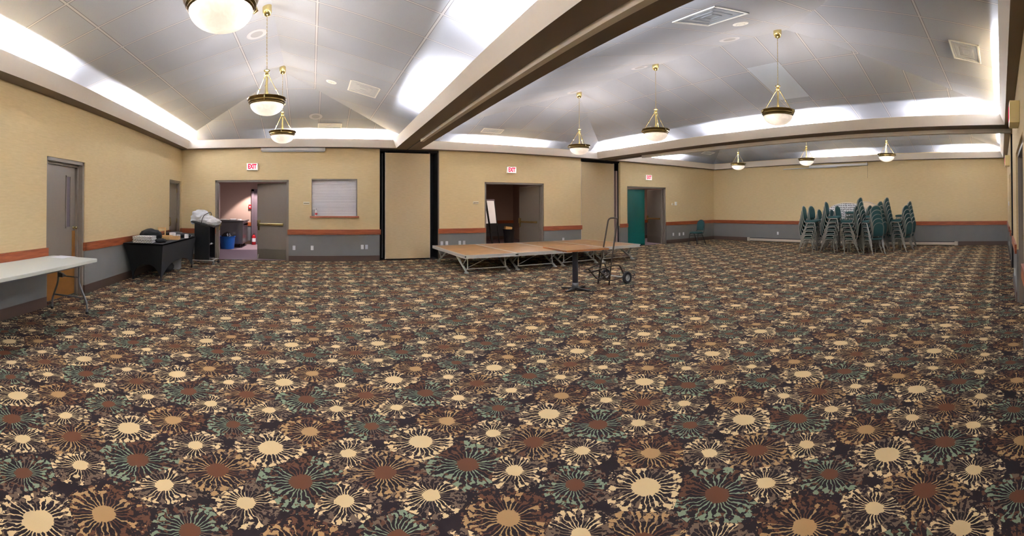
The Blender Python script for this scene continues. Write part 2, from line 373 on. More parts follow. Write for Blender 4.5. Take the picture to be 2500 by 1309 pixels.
# ------------------------------------------------------------------ the setting: floor, walls
structure(bx(XW - .4, XE + .2, YS - .6, YN + .16, -.1, 0).build('floor', 'carpet'))
D1 = (5.37, 6.52); D2 = (11.03, 12.02)
ZT = 3.50
wl = MB()
for y0, y1, z0 in ((YS - .15, D1[0], 0), (D1[0], D1[1], 2.24), (D1[1], D2[0], 0), (D2[0], D2[1], 2.22), (D2[1], YN + .15, 0)): wl.box(XW - .22, XW, y0, y1, z0, ZT)
structure(wl.build('wall_west', 'wall'))
A, B, Cc = (-2.71, -.63), (5.05, 7.10), (10.62, 12.69)
SH = (0.0, 1.27); P1, P2 = (1.90, 3.63), (8.55, 10.29)
def wall_run(segs, y0, y1):
    m = MB()
    for x0, x1, z0, z1 in segs: m.box(x0, x1, y0, y1, z0, z1)
    return m
structure(wall_run([(XW, A[0], 0, ZT), (A[0], A[1], 2.25, ZT), (A[1], SH[0], 0, ZT), (SH[0], SH[1], 0, 1.25), (SH[0], SH[1], 2.28, ZT), (SH[1], P1[0], 0, ZT), (P1[0], P1[1], 3.14, ZT),
    (P1[1], B[0], 0, ZT), (B[0], B[1], 2.25, ZT), (B[1], P2[0], 0, ZT), (P2[0], P2[1], 3.14, ZT), (P2[1], Cc[0], 0, ZT), (Cc[0], Cc[1], 2.25, ZT), (Cc[1], XE, 0, ZT)], YN, YN + .15).build('wall_north', 'wall'))
structure(bx(XE, XE + .2, YS - .2, YN + .2, 0, ZT).build('wall_east', 'wall'))
SB, SP, SC = (4.55, 6.66), (8.5, 10.3), (10.62, 11.8)
structure(wall_run([(XW, SB[0], 0, ZT), (SB[0], SB[1], 2.25, ZT), (SB[1], SP[0], 0, ZT), (SP[0], SP[1], 3.14, ZT), (SP[1], SC[0], 0, ZT), (SC[0], SC[1], 2.25, ZT), (SC[1], XE, 0, ZT)], YS - .15, YS).build('wall_south', 'wall'))
# chair rail and base
RT, RB = .875, .735
n_trim = [0]
def trim(m, mat):
    n_trim[0] += 1; return structure(m.build('trim_%d' % n_trim[0], mat))
def run_x(segs, y, s, z0, z1, th, cap=.02):
    m = MB()
    for x0, x1 in segs: m.box(x0, x1, min(y, y + s * th), max(y, y + s * th), z0, z1)
    return m
nseg = [(XW, A[0]), (A[1], P1[0]), (P1[1], B[0]), (B[1], P2[0]), (P2[1], Cc[0]), (Cc[1], XE)]
sseg = [(XW, SB[0]), (SB[1], SP[0]), (SP[1], SC[0]), (SC[1], XE)]
wseg = [(YS, D1[0]), (D1[1], D2[0]), (D2[1], YN)]
trim(run_x([(a - (.03 if i else 0), b + (.03 if i < 5 else 0)) for i, (a, b) in enumerate(nseg)], YN, -1, RB, RT, .03), 'rail')
trim(run_x([(a, b) for a, b in sseg], YS, 1, RB, RT, .03), 'rail')
mw = MB()
for y0, y1 in wseg: mw.box(XW, XW + .03, y0 - (.0 if y0 == YS else .03), y1 + (0 if y1 == YN else .02), RB, RT)
mw.box(XW - .14, XW + .03, D1[1] - .02, D1[1] + .004, RB, RT)
trim(mw, 'rail'); trim(bx(XE - .03, XE, YS, YN, RB, RT), 'rail')
structure(run_x(nseg, YN, -1, 0, .15, .014).build('baseboard_north', 'base')); structure(run_x(sseg, YS, 1, 0, .15, .014).build('baseboard_south', 'base'))
mw = MB()
for y0, y1 in wseg: mw.box(XW, XW + .014, y0, y1, 0, .15)
mw.box(XW - .14, XW + .014, D1[1] - .014, D1[1] + .002, 0, .15)
structure(mw.build('baseboard_west', 'base'))
structure(MB().box(XE - .014, XE, YS, 1.55, 0, .15).box(XE - .014, XE, 10.3, YN, 0, .15).build('baseboard_east', 'base'))

# ------------------------------------------------------------------ soffits, coves, beams, hipped ceilings
def edges1(y, o=0): return 2.31 + .036 * (y - 11.5) - o      # west edge of the first beam
def edges2(y, o=0): return 3.02 + .039 * (y - 11.5) + o      # east edge of it
YNI, YSI = YN - .25, YS + .14
bays = [dict(sw=(XW + .24, YSI), se=(edges1(YSI), YSI), ne=(edges1(YNI), YNI), nw=(XW + .24, YNI)),
        dict(sw=(edges2(YSI), YSI), se=(9.08, YSI), ne=(9.08, YNI), nw=(edges2(YNI), YNI)),
        dict(sw=(9.90, YSI), se=(XE - .25, YSI), ne=(XE - .25, YNI), nw=(9.90, YNI))]
def ring(b, off, z):
    (x0, y0), (x1, y1), (x2, y2), (x3, y3) = b['sw'], b['se'], b['ne'], b['nw']
    return [(x0 + off, y0 + off, z), (x1 - off, y1 + off, z), (x2 - off, y2 - off, z), (x3 + off, y3 - off, z)]
for b in bays:
    m = MB(); L = [ring(b, 0, ZS), ring(b, .10, ZL), ring(b, .075, ZL + .004), ring(b, -.03, ZS + .02)]
    v = [p for r_ in L for p in r_]; f = []
    for i in range(4):
        j = (i + 1) % 4
        for k in range(4): f.append((k * 4 + i, k * 4 + j, ((k + 1) % 4) * 4 + j, ((k + 1) % 4) * 4 + i))
    m.add(v, f); trim(m, 'fascia')
# one soffit plate round the bays and under the beams
def quadprism(m, q, z0, z1): m.prism(q, z0, z1)
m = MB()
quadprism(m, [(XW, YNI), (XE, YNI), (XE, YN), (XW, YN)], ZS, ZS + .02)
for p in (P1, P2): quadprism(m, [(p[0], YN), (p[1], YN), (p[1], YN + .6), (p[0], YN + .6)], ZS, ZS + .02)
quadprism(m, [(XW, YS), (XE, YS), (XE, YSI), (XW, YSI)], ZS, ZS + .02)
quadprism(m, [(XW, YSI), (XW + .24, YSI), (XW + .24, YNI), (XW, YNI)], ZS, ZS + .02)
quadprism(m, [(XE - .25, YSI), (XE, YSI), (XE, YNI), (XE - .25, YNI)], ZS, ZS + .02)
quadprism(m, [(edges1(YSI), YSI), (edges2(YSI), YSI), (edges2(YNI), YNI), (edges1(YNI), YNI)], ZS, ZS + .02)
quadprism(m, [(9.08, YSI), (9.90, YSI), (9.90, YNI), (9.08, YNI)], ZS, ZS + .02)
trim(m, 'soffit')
def beam_mid(y): return (edges1(y) + edges2(y)) / 2
m = MB(); quadprism(m, [(beam_mid(YS) - .12, YS), (beam_mid(YS) + .12, YS), (beam_mid(YN) + .12, YN), (beam_mid(YN) - .12, YN)], ZS + .02, 3.62)
m.box(9.38, 9.60, YS, YN, ZS + .02, 3.62); trim(m, 'fascia')
# partition track covers hanging under the two beams
m = MB(); y1 = 10.2
quadprism(m, [(beam_mid(YSI) - .03, YSI), (beam_mid(YSI) + .05, YSI), (beam_mid(y1) + .05, y1), (beam_mid(y1) - .03, y1)], ZS - .06, ZS); trim(m, 'fascia')
m = MB(); quadprism(m, [(9.55, YS), (9.68, YS), (9.68, 10.2), (9.55, 10.2)], ZS - .085, ZS); trim(m, 'fascia')
m = MB(); quadprism(m, [(beam_mid(y1) - .012, y1), (beam_mid(y1) + .012, y1), (beam_mid(YN) + .012, YN), (beam_mid(YN) - .012, YN)], ZS - .006, ZS); m.box(9.6, 9.625, 10.2, YN, ZS - .006, ZS); trim(m, 'void')
# hipped tile ceilings
def hip(x0, x1, mat):
    y0, y1 = YS, YN; W = (x1 - x0) / 2; xm = (x0 + x1) / 2
    a, b_, c, d = (x0, y0, ZE), (x1, y0, ZE), (x1, y1, ZE), (x0, y1, ZE); r0, r1 = (xm, y0 + W, ZR), (xm, y1 - W, ZR)
    me = bpy.data.meshes.new('ceiling'); me.from_pydata([a, b_, c, d, r0, r1], [], [(3, 0, 4, 5), (1, 2, 5, 4), (0, 1, 4), (2, 3, 5)])
    uvl = me.uv_layers.new(name='UV')
    for poly in me.polygons:
        for li in poly.loop_indices:
            p = me.vertices[me.loops[li].vertex_index].co
            if poly.index == 0: uv = (p.y, p.x - x0)
            elif poly.index == 1: uv = (p.y, x1 - p.x)
            elif poly.index == 2: uv = (p.x - xm + 5.515 + .0, p.y - y0)
            else: uv = (p.x - xm + 5.515 + .0, y1 - p.y)
            uvl.data[li].uv = uv
    me.materials.append(M[mat]); o = bpy.data.objects.new('ceiling', me); COL.objects.link(o); structure(o); o['_geom'] = ''
    del o['_geom']; return (xm, (ZR - ZE) / W)
H1 = hip(XW, 2.62, 'ceil'); H2 = hip(2.62, 9.49, 'ceil2'); H3 = hip(9.49, XE, 'ceil2')
def cz(bay, x, y):
    x0, x1 = ((XW, 2.62), (2.62, 9.49), (9.49, XE))[bay]; W = (x1 - x0) / 2
    return ZE + (ZR - ZE) / W * min(W, x - x0, x1 - x, y - YS, YN - y)
def slope_matrix(bay, x, y, side):
    """frame whose local z points down out of the ceiling slope; local x runs along the eave"""
    k = (ZR - ZE) / (((2.62 - XW), (9.49 - 2.62), (XE - 9.49))[bay] / 2)
    dn = {'w': Vector((k, 0, -1)), 'e': Vector((-k, 0, -1)), 's': Vector((0, k, -1)), 'n': Vector((0, -k, -1))}[side].normalized()
    al = Vector((0, 1, 0)) if side in 'we' else Vector((1, 0, 0)); t3 = dn.cross(al)
    return Matrix(((al.x, t3.x, dn.x, x), (al.y, t3.y, dn.y, y), (al.z, t3.z, dn.z, cz(bay, x, y)), (0, 0, 0, 1)))

# ------------------------------------------------------------------ partition pockets
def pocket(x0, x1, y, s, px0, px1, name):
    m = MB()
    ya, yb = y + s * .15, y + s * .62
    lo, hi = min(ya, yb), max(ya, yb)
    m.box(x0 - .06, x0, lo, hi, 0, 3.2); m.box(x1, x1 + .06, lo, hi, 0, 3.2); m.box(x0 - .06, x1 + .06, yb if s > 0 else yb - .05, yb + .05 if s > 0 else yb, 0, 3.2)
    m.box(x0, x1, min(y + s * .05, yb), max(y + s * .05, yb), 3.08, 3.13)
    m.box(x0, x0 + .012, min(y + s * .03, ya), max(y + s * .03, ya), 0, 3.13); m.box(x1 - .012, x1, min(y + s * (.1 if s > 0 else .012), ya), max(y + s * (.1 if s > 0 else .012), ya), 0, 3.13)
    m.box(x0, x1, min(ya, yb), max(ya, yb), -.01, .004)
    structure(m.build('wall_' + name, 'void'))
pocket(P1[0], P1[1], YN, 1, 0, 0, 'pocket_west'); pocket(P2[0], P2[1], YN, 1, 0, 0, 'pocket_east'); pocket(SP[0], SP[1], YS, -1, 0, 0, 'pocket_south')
def partition(x0, x1, lab):
    t = thing('folding_partition_panel', lab, 'partition panel', ((x0 + x1) / 2, YN + .13, 0), 0, 'parked partition panels')
    w_ = (x1 - x0) / 2
    bx(-w_, w_, -.045, .045, .035, 3.04).build('panel', 'panel', t, bevel=.004)
    e = MB(); e.box(-w_ - .012, -w_ + .004, -.05, .05, .03, 3.05); e.box(w_ - .004, w_ + .012, -.05, .05, .03, 3.05); build_each(e, 'edge_trim', 'beige', t)
    e = MB()
    for q in (-w_ + .04, w_ - .04): e.tube([(q, -.02, 3.04), (q, -.02, 3.08)], .012, 8)
    build_each(e, 'hanger', 'void', t)
    for q in (-w_ - .09,): bx(q - .018, q + .018, -.03, .03, .06, 3.02).build('seal_post', 'rubber', t)
    return t
partition(2.08, 3.37, 'tan fabric folding partition panel parked in the wall pocket between the shutter and the stage')
partition(8.62, 10.06, 'tan fabric folding partition panel parked in the pocket beside the green-draped doorway')
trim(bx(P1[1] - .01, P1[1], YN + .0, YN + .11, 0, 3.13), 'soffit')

# ------------------------------------------------------------------ doors
def push_bar(parent, x0, x1, z=1.0):
    m = MB(); m.box(x0, x1, -.075, -.04, z - .03, z + .03); m.box(x0 - .05, x0 + .03, -.08, -.025, z - .05, z + .12); m.box(x1 - .03, x1 + .01, -.07, -.025, z - .035, z + .035)
    o = m.build('push_bar', 'brass', parent, bevel=.005); bx(x0 - .035, x0 + .01, -.05, -.025, z - .17, z - .04).build('latch_plate', 'brass', o)
def leaf(parent, hx, hy, w_, ang, hinge, z1=2.17, bar=True, kick='steelkick', mat='frame'):
    """leaf hinged at (hx,hy); closed it lies along x; ang swings it north"""
    e = bpy.data.objects.new('door_leaf', (MB().box(*((-w_, 0) if hinge == 'r' else (0, w_)), -.022, .022, .012, z1)).mesh('door_leaf', mat, bevel=.002)); COL.objects.link(e)
    e.parent = parent; e.location = (hx, hy, 0); e.rotation_euler = (0, 0, (-ang if hinge == 'r' else ang))
    a, b = (-w_, 0) if hinge == 'r' else (0, w_)
    if bar: push_bar(e, a + .07 if hinge == 'r' else a + .1, b - .1, 1.0)
    if kick: bx(a + .03, b - .03, -.026, -.02, .03, .30).build('kick_plate', kick, e)
    h = MB()
    for z in (.3, 1.1, 1.95): h.tube([(0, 0.028, z - .055), (0, .028, z + .055)], .011, 8)
    build_each(h, 'hinge', 'brass', e); return e
def frame_n(n, x0, x1, z1, y=YN, s=1, two=True):
    m = MB(); t_ = .055
    ya, yb = (y + .03 * s, y + .19 * s); lo, hi = min(ya, yb), max(ya, yb)
    m.box(x0, x0 + t_, lo, hi, 0, z1); m.box(x1 - t_, x1, lo, hi, 0, z1); m.box(x0, x1, lo, hi, z1 - t_, z1)
    st = .02
    m.box(x0 + t_, x0 + t_ + st, y + .06 * s if s > 0 else y - .1, y + .10 * s if s > 0 else y - .06, 0, z1 - t_); m.box(x1 - t_ - st, x1 - t_, y + .06 * s if s > 0 else y - .1, y + .10 * s if s > 0 else y - .06, 0, z1 - t_)
    return structure(m.build('door_%d' % n, 'frame', bevel=.003))
f1 = frame_n(1, A[0], A[1], 2.25)
leaf(f1, A[1] - .06, YN + .16, .91, math.radians(19), 'r')
leaf(f1, A[0] + .06, YN + .16, .91, math.radians(100), 'l')
st = MB(); st.tube([(-.86, -.03, .12), (-.86, -.06, .14), (-.87, -.06, .03)], .01, 8); st.build('door_stop', 'alu', f1.children[0])
f2 = frame_n(2, B[0], B[1], 2.25); leaf(f2, B[1] - .06, YN + .17, .98, math.radians(76), 'r', kick=None); leaf(f2, B[0] + .06, YN + .17, .98, math.radians(112), 'l', kick=None)
f3 = frame_n(3, Cc[0], Cc[1], 2.25); leaf(f3, Cc[1] - .06, YN + .17, .98, math.radians(97), 'r')
leaf(f3, Cc[0] + .06, YN + .15, .95, 0, 'l', bar=False, kick=None)
# the green sheet hung over the closed leaf of the third doorway
def fn(u, v):
    x = Cc[0] + .07 + u * .90; z = 2.13 - v * 2.10
    return (x, YN + .095 + .006 * math.sin(u * 6 + v * 4) + .002 * math.sin(u * 17 + 3 * v), z)
g = MB().grid(fn, 40, 24).build('green_drape', 'green', smooth=True); tag(g, 'glossy green vinyl sheet covering half of the double doorway beside the lone chair', 'curtain')
so = g.modifiers.new('thickness', 'SOLIDIFY'); so.thickness = .003
def frame_w(n, y0, y1, z1, depth=.16):
    m = MB(); x = XW - .02
    m.box(x - depth, x, y0, y0 + .055, 0, z1); m.box(x - depth, x, y1 - .055, y1, 0, z1); m.box(x - depth, x, y0, y1, z1 - .055, z1)
    m.box(x - depth + .03, x - depth + .08, y0 + .055, y0 + .09, 0, z1 - .055); m.box(x - depth + .03, x - depth + .08, y1 - .09, y1 - .055, 0, z1 - .055); m.box(x - depth + .03, x - depth + .08, y0 + .05, y1 - .05, z1 - .09, z1 - .055)
    return structure(m.build('door_%d' % n, 'frame', bevel=.003))
def leaf_w(parent, y0, y1, x, z1, lite, hinge):
    l = bx(x - .045, x, y0, y1, .01, z1); l = l.build('door_leaf', 'frame', parent)
    a, b = lite; m = MB()
    for q0, q1, r0, r1 in ((a, b, 1.98, 2.0), (a, b, 1.13, 1.15), (a, a + .02, 1.13, 2.0), (b - .02, b, 1.13, 2.0)): m.box(x, x + .012, q0, q1, r0, r1)
    fr = m.build('window_frame', 'frame', l); bx(x - .001, x + .003, a + .02, b - .02, 1.15, 1.98).build('window_pane', 'shade', fr)
    return l
f4 = frame_w(4, D1[0], D1[1], 2.24); l4 = leaf_w(f4, D1[0] + .055, D1[1] - .085, XW - .145, 2.18, (6.13, 6.28), 'l')
kb = MB().lathe([(0, 0), (.03, .002), (.018, .01), (.014, .03), (.026, .045), (.028, .06), (.018, .07), (0, .072)], 16, Matrix.Translation((XW - .145, 6.385, 1.13)) @ Matrix.Rotation(PI / 2, 4, 'Y')).build('door_knob', 'brass', l4, smooth=True)
bx(XW - .146, XW - .14, 6.335, 6.43, .60, 1.08).build('push_plate', 'kick', l4); bx(XW - .146, XW - .14, D1[0] + .06, D1[1] - .1, .02, .62).build('kick_plate', 'kick', l4)
f5 = frame_w(5, D2[0], D2[1], 2.22, .10); l5 = leaf_w(f5, D2[0] + .055, D2[1] - .085, XW - .09, 2.16, (D2[0] + .1, D2[0] + .22), 'r')
MB().tube(arc([(XW - .09, D2[0] + .17, .98), (XW - .03, D2[0] + .17, .98), (XW - .03, D2[0] + .17, 1.2), (XW - .09, D2[0] + .17, 1.2)], .03), .011, 8).build('pull_handle', 'brass', l5, smooth=True)
h = MB()
for z in (.3, 1.1, 1.95): h.box(XW - .1, XW - .07, D2[1] - .095, D2[1] - .08, z - .06, z + .06)
build_each(h, 'hinge', 'brass', l5)
# doorways of the south wall
def south_door(n, x0, x1):
    f = frame_n(n, x0, x1, 2.25, YS, -1)
    for a, b in (((x0 + .06), (x0 + x1) / 2 - .005), ((x0 + x1) / 2 + .005, x1 - .06)):
        l = bx(a, b, YS - .17, YS - .125, .012, 2.18).build('door_leaf', 'frame', f); bx(a + .12, b - .1, YS - .12, YS - .08, .97, 1.03).build('push_bar', 'brass', l)
south_door(6, *SB); south_door(7, *SC)

# ------------------------------------------------------------------ serving hatch with its roller shutter
wn = MB(); wn.box(SH[0] - .002, SH[0] + .02, YN + .004, YN + .15, 1.25, 2.28); wn.box(SH[1] - .02, SH[1] + .002, YN + .004, YN + .15, 1.25, 2.28); wn.box(SH[0], SH[1], YN + .004, YN + .15, 2.24, 2.28)
win = structure(wn.build('window_1', 'frame')); bx(SH[0] + .02, SH[1] - .02, YN + .07, YN + .09, 1.25, 2.25).build('roller_shutter', 'slats', win)
bx(SH[0] - .045, SH[1] + .045, YN - .07, YN + .12, 1.205, 1.25).build('window_sill', 'sill', win, bevel=.004)
# ------------------------------------------------------------------ rooms beyond the doorways
def room(name, x0, x1, y1, z1, wallm='mauve', floorm='lino'):
    m = MB(); y0 = YN + .15
    m.box(x0 - .1, x0, y0, y1, 0, z1); m.box(x1, x1 + .1, y0, y1, 0, z1); m.box(x0 - .1, x1 + .1, y1, y1 + .1, 0, z1)
    structure(m.build('wall_' + name, wallm)); structure(bx(x0 - .1, x1 + .1, y0, y1 + .1, z1, z1 + .1).build('ceiling', wallm)); structure(bx(x0 - .1, x1 + .1, y0 + .012, y1 + .1, -.1, .003).build('floor', floorm))
    m = MB(); m.box(x0, x1, y1 - .03, y1, .735, .875); trim(m, 'rail'); m = MB(); m.box(x0, x1, y1 - .012, y1, .15, .735); trim(m, plain('grey_dado_paint', (100, 100, 104), .8)); m = MB(); m.box(x0, x1, y1 - .02, y1, 0, .15); trim(m, 'base')
room('service_room', -4.6, 1.0, 17.4, 2.75); room('corridor', 3.95, 9.2, 18.6, 2.75); room('store', 10.3, 14.4, 15.0, 2.7)
for o_ in (): pass
sp = bpy.data.lights.new('service_downlight', 'SPOT'); sp.energy = 70; sp.spot_size = math.radians(78); sp.spot_blend = .25; sp.color = (1, .86, .80); sp.shadow_soft_size = .05
so_ = bpy.data.objects.new('service_downlight', sp); so_.location = (-2.1, 16.6, 2.7); so_.rotation_euler = (math.radians(8), math.radians(6), 0); COL.objects.link(so_)
area('service_room_lamp', (-1.2, 14.6, 2.7), .6, 1.2, 9, (.95, .88, 1.0)); area('corridor_fill_light', (7.2, 13.35, 2.65), .4, .4, 6, (1, .82, .7)); area('store_lamp', (12.6, 14.0, 2.65), .3, .3, 3, (1, .85, .75))  # the corridor light is an added fill, placed to brighten the flip chart paper
t = thing('prep_counter', 'stainless steel prep counter standing in the service room', 'counter', (-3.45, 16.5, 0))
bx(-1.0, .95, -.65, .65, .14, .95).build('body', 'steel', t, bevel=.01); bx(-1.04, .99, -.69, .69, .95, 1.0).build('worktop', 'steel', t, bevel=.008)
for x in (-.85, .82):
    for y in (-.52, .52): MB().tube([(x - .02, y, .06), (x + .02, y, .06)], .06, 14).tube([(x, y, .06), (x, y, .15)], .015, 8).build('caster', 'rubber', t, smooth=True)
m = MB()
for k in range(3): m.box(.965 - .01, .99, -.4 + k * .01, .4, .82, .86)
m.build('handle', 'darksteel', t)
ty = MB().box(-.3, .3, -.2, .2, 0, .012).box(-.3, -.28, -.2, .2, 0, .03).box(.28, .3, -.2, .2, 0, .03); o = ty.build('serving_tray', 'hub'); o.location = (-3.1, 16.15, 1.002); o.rotation_euler = (0, 0, -.6); tag(o, 'flat metal tray lying on the stainless prep counter', 'tray')
for k, (x, y, r_) in enumerate(((-2.92, 16.2, .3), (-2.75, 16.32, -.3))):
    o = bx(-.11, .11, -.08, .08, 0, .012 + .01 * k).build('paper_pad', 'paper'); o.location = (x, y, 1.03 if k == 0 else 1.002); o.rotation_euler = (0, 0, r_)
    tag(o, ('white paper pad lying on the tray on the prep counter', 'small white paper pad lying directly on the prep counter top')[k], 'paper')
def bin_(name, mat, loc, r0, r1, hgt, label, cat, rim=.015):
    t_ = thing(name, label, cat, loc); MB().lathe([(0, 0), (r0, 0), (r1, hgt), (r1 + rim, hgt), (r1 + rim, hgt + .025), (r1 - .008, hgt + .02), (r0 - .01, .02), (0, .02)], 28).build('body', mat, t_, smooth=True); return t_
bl = bin_('blue_bin', 'blue', (-2.98, 15.42, .003), .235, .27, .42, 'round blue plastic bin on the floor before the prep counter', 'bin')
def blob(name, mat, loc, sc, label, cat, seed=0, amp=.12, freq=3.0, group=None, parent=None, sub=4):
    bm = bmesh.new(); bmesh.ops.create_icosphere(bm, subdivisions=sub, radius=1)
    for v_ in bm.verts:
        n_ = mnoise.fractal(v_.co * freq + Vector((seed * 3.1, seed, 0)), 1, 2, 3); v_.co = v_.co * (1 + amp * n_)
        v_.co = Vector((v_.co.x * sc[0], v_.co.y * sc[1], max(-sc[2] * .8, v_.co.z * sc[2])))
    z0 = min(v_.co.z for v_ in bm.verts)
    for v_ in bm.verts: v_.co.z -= z0
    me = bpy.data.meshes.new(name); bm.to_mesh(me); bm.free(); me.shade_smooth(); me.materials.append(M[mat] if isinstance(mat, str) else mat)
    o_ = bpy.data.objects.new(name, me); COL.objects.link(o_); o_.location = loc
    if parent: o_.parent = parent
    elif label: tag(o_, label, cat, group)
    return o_
o = blob('rubbish_bag', 'lblack', (-2.98, 15.42, .2), (.22, .22, .22), 'black plastic rubbish bag filling the blue bin', 'bag', 4, .2, 4); o.rotation_euler = (0, 0, .4)
t = thing('fire_extinguisher', 'small red fire extinguisher with white label by the service room wall', 'fire extinguisher', (-2.27, 17.2, .003))
MB().lathe([(0, 0), (.075, 0), (.08, .02), (.08, .3), (.06, .36), (.025, .38), (.02, .41), (0, .41)], 20).build('cylinder', 'red', t, smooth=True)
MB().lathe([(.081, .12), (.0815, .26)], 20).build('paper_label', 'paper', t); MB().box(-.05, .05, -.012, .012, .41, .43).tube([(-.02, 0, .40), (-.09, -.03, .33), (-.10, -.03, .15)], .01, 6).build('handle', 'lblack', t)
t = thing('fire_alarm', 'small red fire alarm box on the service room back wall', 'fire alarm', (-2.45, 17.38, 1.42)); bx(-.05, .05, -.04, .02, 0, .17).build('box', 'red', t, bevel=.006); bx(-.03, .03, -.045, -.038, .06, .1).build('pull_bar', 'paper', t)
m = MB(); m.box(-2.38, -2.28, 17.3, 17.4, 0, 2.2); m.box(-2.38, -1.2, 17.3, 17.4, 2.12, 2.2); d8 = structure(m.build('door_8', 'shade')); bx(-2.28, -1.3, 17.34, 17.38, 0, 2.12).build('door_leaf', 'shade', d8)
# corridor beyond the stage: flip chart and rubbish bin
t = thing('flip_chart_easel', 'white paper flip chart on a black easel in the middle doorway', 'easel', (6.13, 14.05, .003), math.radians(20))
p_ = MB(); ti = Matrix.Translation((0, 0, 0)) @ Matrix.Rotation(math.radians(-9), 4, 'X')
bx(-.34, .34, -.012, .0, .93, 1.78, mat=ti).build('paper_pad', 'paper', t); bx(-.36, .36, -.02, .012, 1.74, 1.79, mat=ti).build('clamp_bar', 'shade', t); bx(-.35, .35, 0, .02, .90, 1.79, mat=ti).build('backboard', 'lblack', t)
for a, b in (((-.36, .02, 1.95), (-.46, -.15, 0)), ((.36, .27, 1.7), (.44, .05, 0)), ((0, .3, 1.7), (0, .85, 0))):
    MB().tube([a, b], .022, 6).build('leg', 'lblack', t)
bx(-.4, .4, -.0, .03, .60, .63, mat=ti).build('crossbar', 'lblack', t)
t = thing('easel_strut', 'thick black strut leaning across the flip chart inside its doorway', 'strut', (5.84, 13.35, .003)); o = MB().tube([(-.28, 0, 1.9), (.04, 0, 0)], .035, 8).build('strut', 'lblack', t)
rb = bin_('rubbish_bin', 'lblack', (6.85, 14.2, .003), .15, .21, .68, 'tall black rubbish bin in the corridor beyond the stage', 'bin', .02)
t = thing('cardboard_box', 'flattened brown cardboard box sticking out of the tall black bin', 'cardboard', (6.83, 14.2, .62), .2); bx(-.17, .12, -.05, .05, 0, .17, mat=Matrix.Rotation(.12, 4, 'Y')).build('flap', 'wood', t)

# ------------------------------------------------------------------ pendant lamps
def pendant(x, y, zc, label, proto=None):
    if proto: return dup(proto, (x, y, 0), 0, label)
    t_ = thing('pendant_lamp', label, 'pendant lamp', (x, y, 0), 0, 'brass bowl pendant lamps')
    MB().lathe([(0, 4.25), (.064, 4.25), (.064, 4.155), (.058, 4.145), (.05, 4.12), (.03, 4.105), (.012, 4.10), (0, 4.10)], 24).build('canopy', 'brass', t_, smooth=True)
    m_ = MB(); n_ = 30; z0, z1 = 3.37, 4.11
    for k in range(n_):
        z = z0 + (z1 - z0) * (k + .5) / n_; h_ = (z1 - z0) / n_ * .68; pts = []
        for q in range(8):
            a = 2 * PI * q / 8; u_, v_ = .007 * math.cos(a), h_ * math.sin(a); pts.append((u_, 0, z + v_) if k % 2 else (0, u_, z + v_))
        m_.tube(pts, .0022, 4, closed=True)
    m_.tube([(0.004, .004, z0), (-.004, .003, (z0 + z1) / 2), (.003, -.004, z1)], .0022, 5); m_.build('chain', 'brass', t_)
    MB().lathe([(0, 3.385), (.012, 3.38), (.014, 3.365), (.042, 3.36), (.042, 3.35), (.022, 3.335), (.022, 3.32), (.034, 3.305), (.03, 3.29), (.012, 3.28), (0, 3.28)], 20).build('hub', 'brass', t_, smooth=True)
    for k in range(3):
        a = 2 * PI * k / 3 + .5; c, s_ = math.cos(a), math.sin(a)
        m_ = MB(); top = Vector((.02 * c, .02 * s_, 3.30)); bot = Vector((.235 * c, .235 * s_, 2.955)); m_.tube([top, bot], .0055, 6)
        q = top.lerp(bot, .55); m_.tube([top.lerp(bot, .5), q, top.lerp(bot, .6)], [.006, .013, .006], 8); q = top.lerp(bot, .12); m_.tube([top.lerp(bot, .06), q, top.lerp(bot, .18)], [.006, .011, .006], 8)
        m_.build('rod', 'brass', t_, smooth=True)
    MB().lathe([(0, 3.28), (.016, 3.27), (.012, 3.1), (.02, 3.05), (.02, 2.95), (0, 2.95)], 12).build('stem', 'brass', t_, smooth=True)
    rim = [(.245, 2.945), (.262, 2.972), (.268, 2.968), (.262, 2.945), (.25, 2.935), (.252, 2.915), (.236, 2.905), (.238, 2.892), (.222, 2.88), (.214, 2.876), (.212, 2.884), (.235, 2.93), (.245, 2.945)]
    MB().lathe(rim, 60, ripple=[0, .012, .014, .008] + [0] * 9 + [12]).build('rim', 'bronze', t_, smooth=True)
    m_ = MB()
    for k in range(3):
        a = 2 * PI * k / 3 + .5; m_.tube([(.25 * math.cos(a), .25 * math.sin(a), 2.90), (.272 * math.cos(a), .272 * math.sin(a), 2.925), (.262 * math.cos(a), .262 * math.sin(a), 2.96)], [.006, .014, .008], 8)
    build_each(m_, 'rosette', 'brass', t_, smooth=True)
    prof = [(.228 * math.sin(q), 2.742 + (.228 * .66) * (1 - math.cos(q))) for q in [PI / 2 * k / 12 for k in range(0, 13)]]
    MB().lathe([(p[0] + .0005, p[1]) for p in prof], 40).build('bowl', 'bowl', t_, smooth=True)
    return t_
def pendant_lights(x, y, k=1.0):
    for dx in (-.11, .11):
        l = bpy.data.lights.new('pendant_bulb', 'POINT'); l.energy = K_PEND * k; l.color = (1, .97, .93); l.shadow_soft_size = .035
        o_ = bpy.data.objects.new('pendant_bulb', l); o_.location = (x + dx, y, 2.885); COL.objects.link(o_)
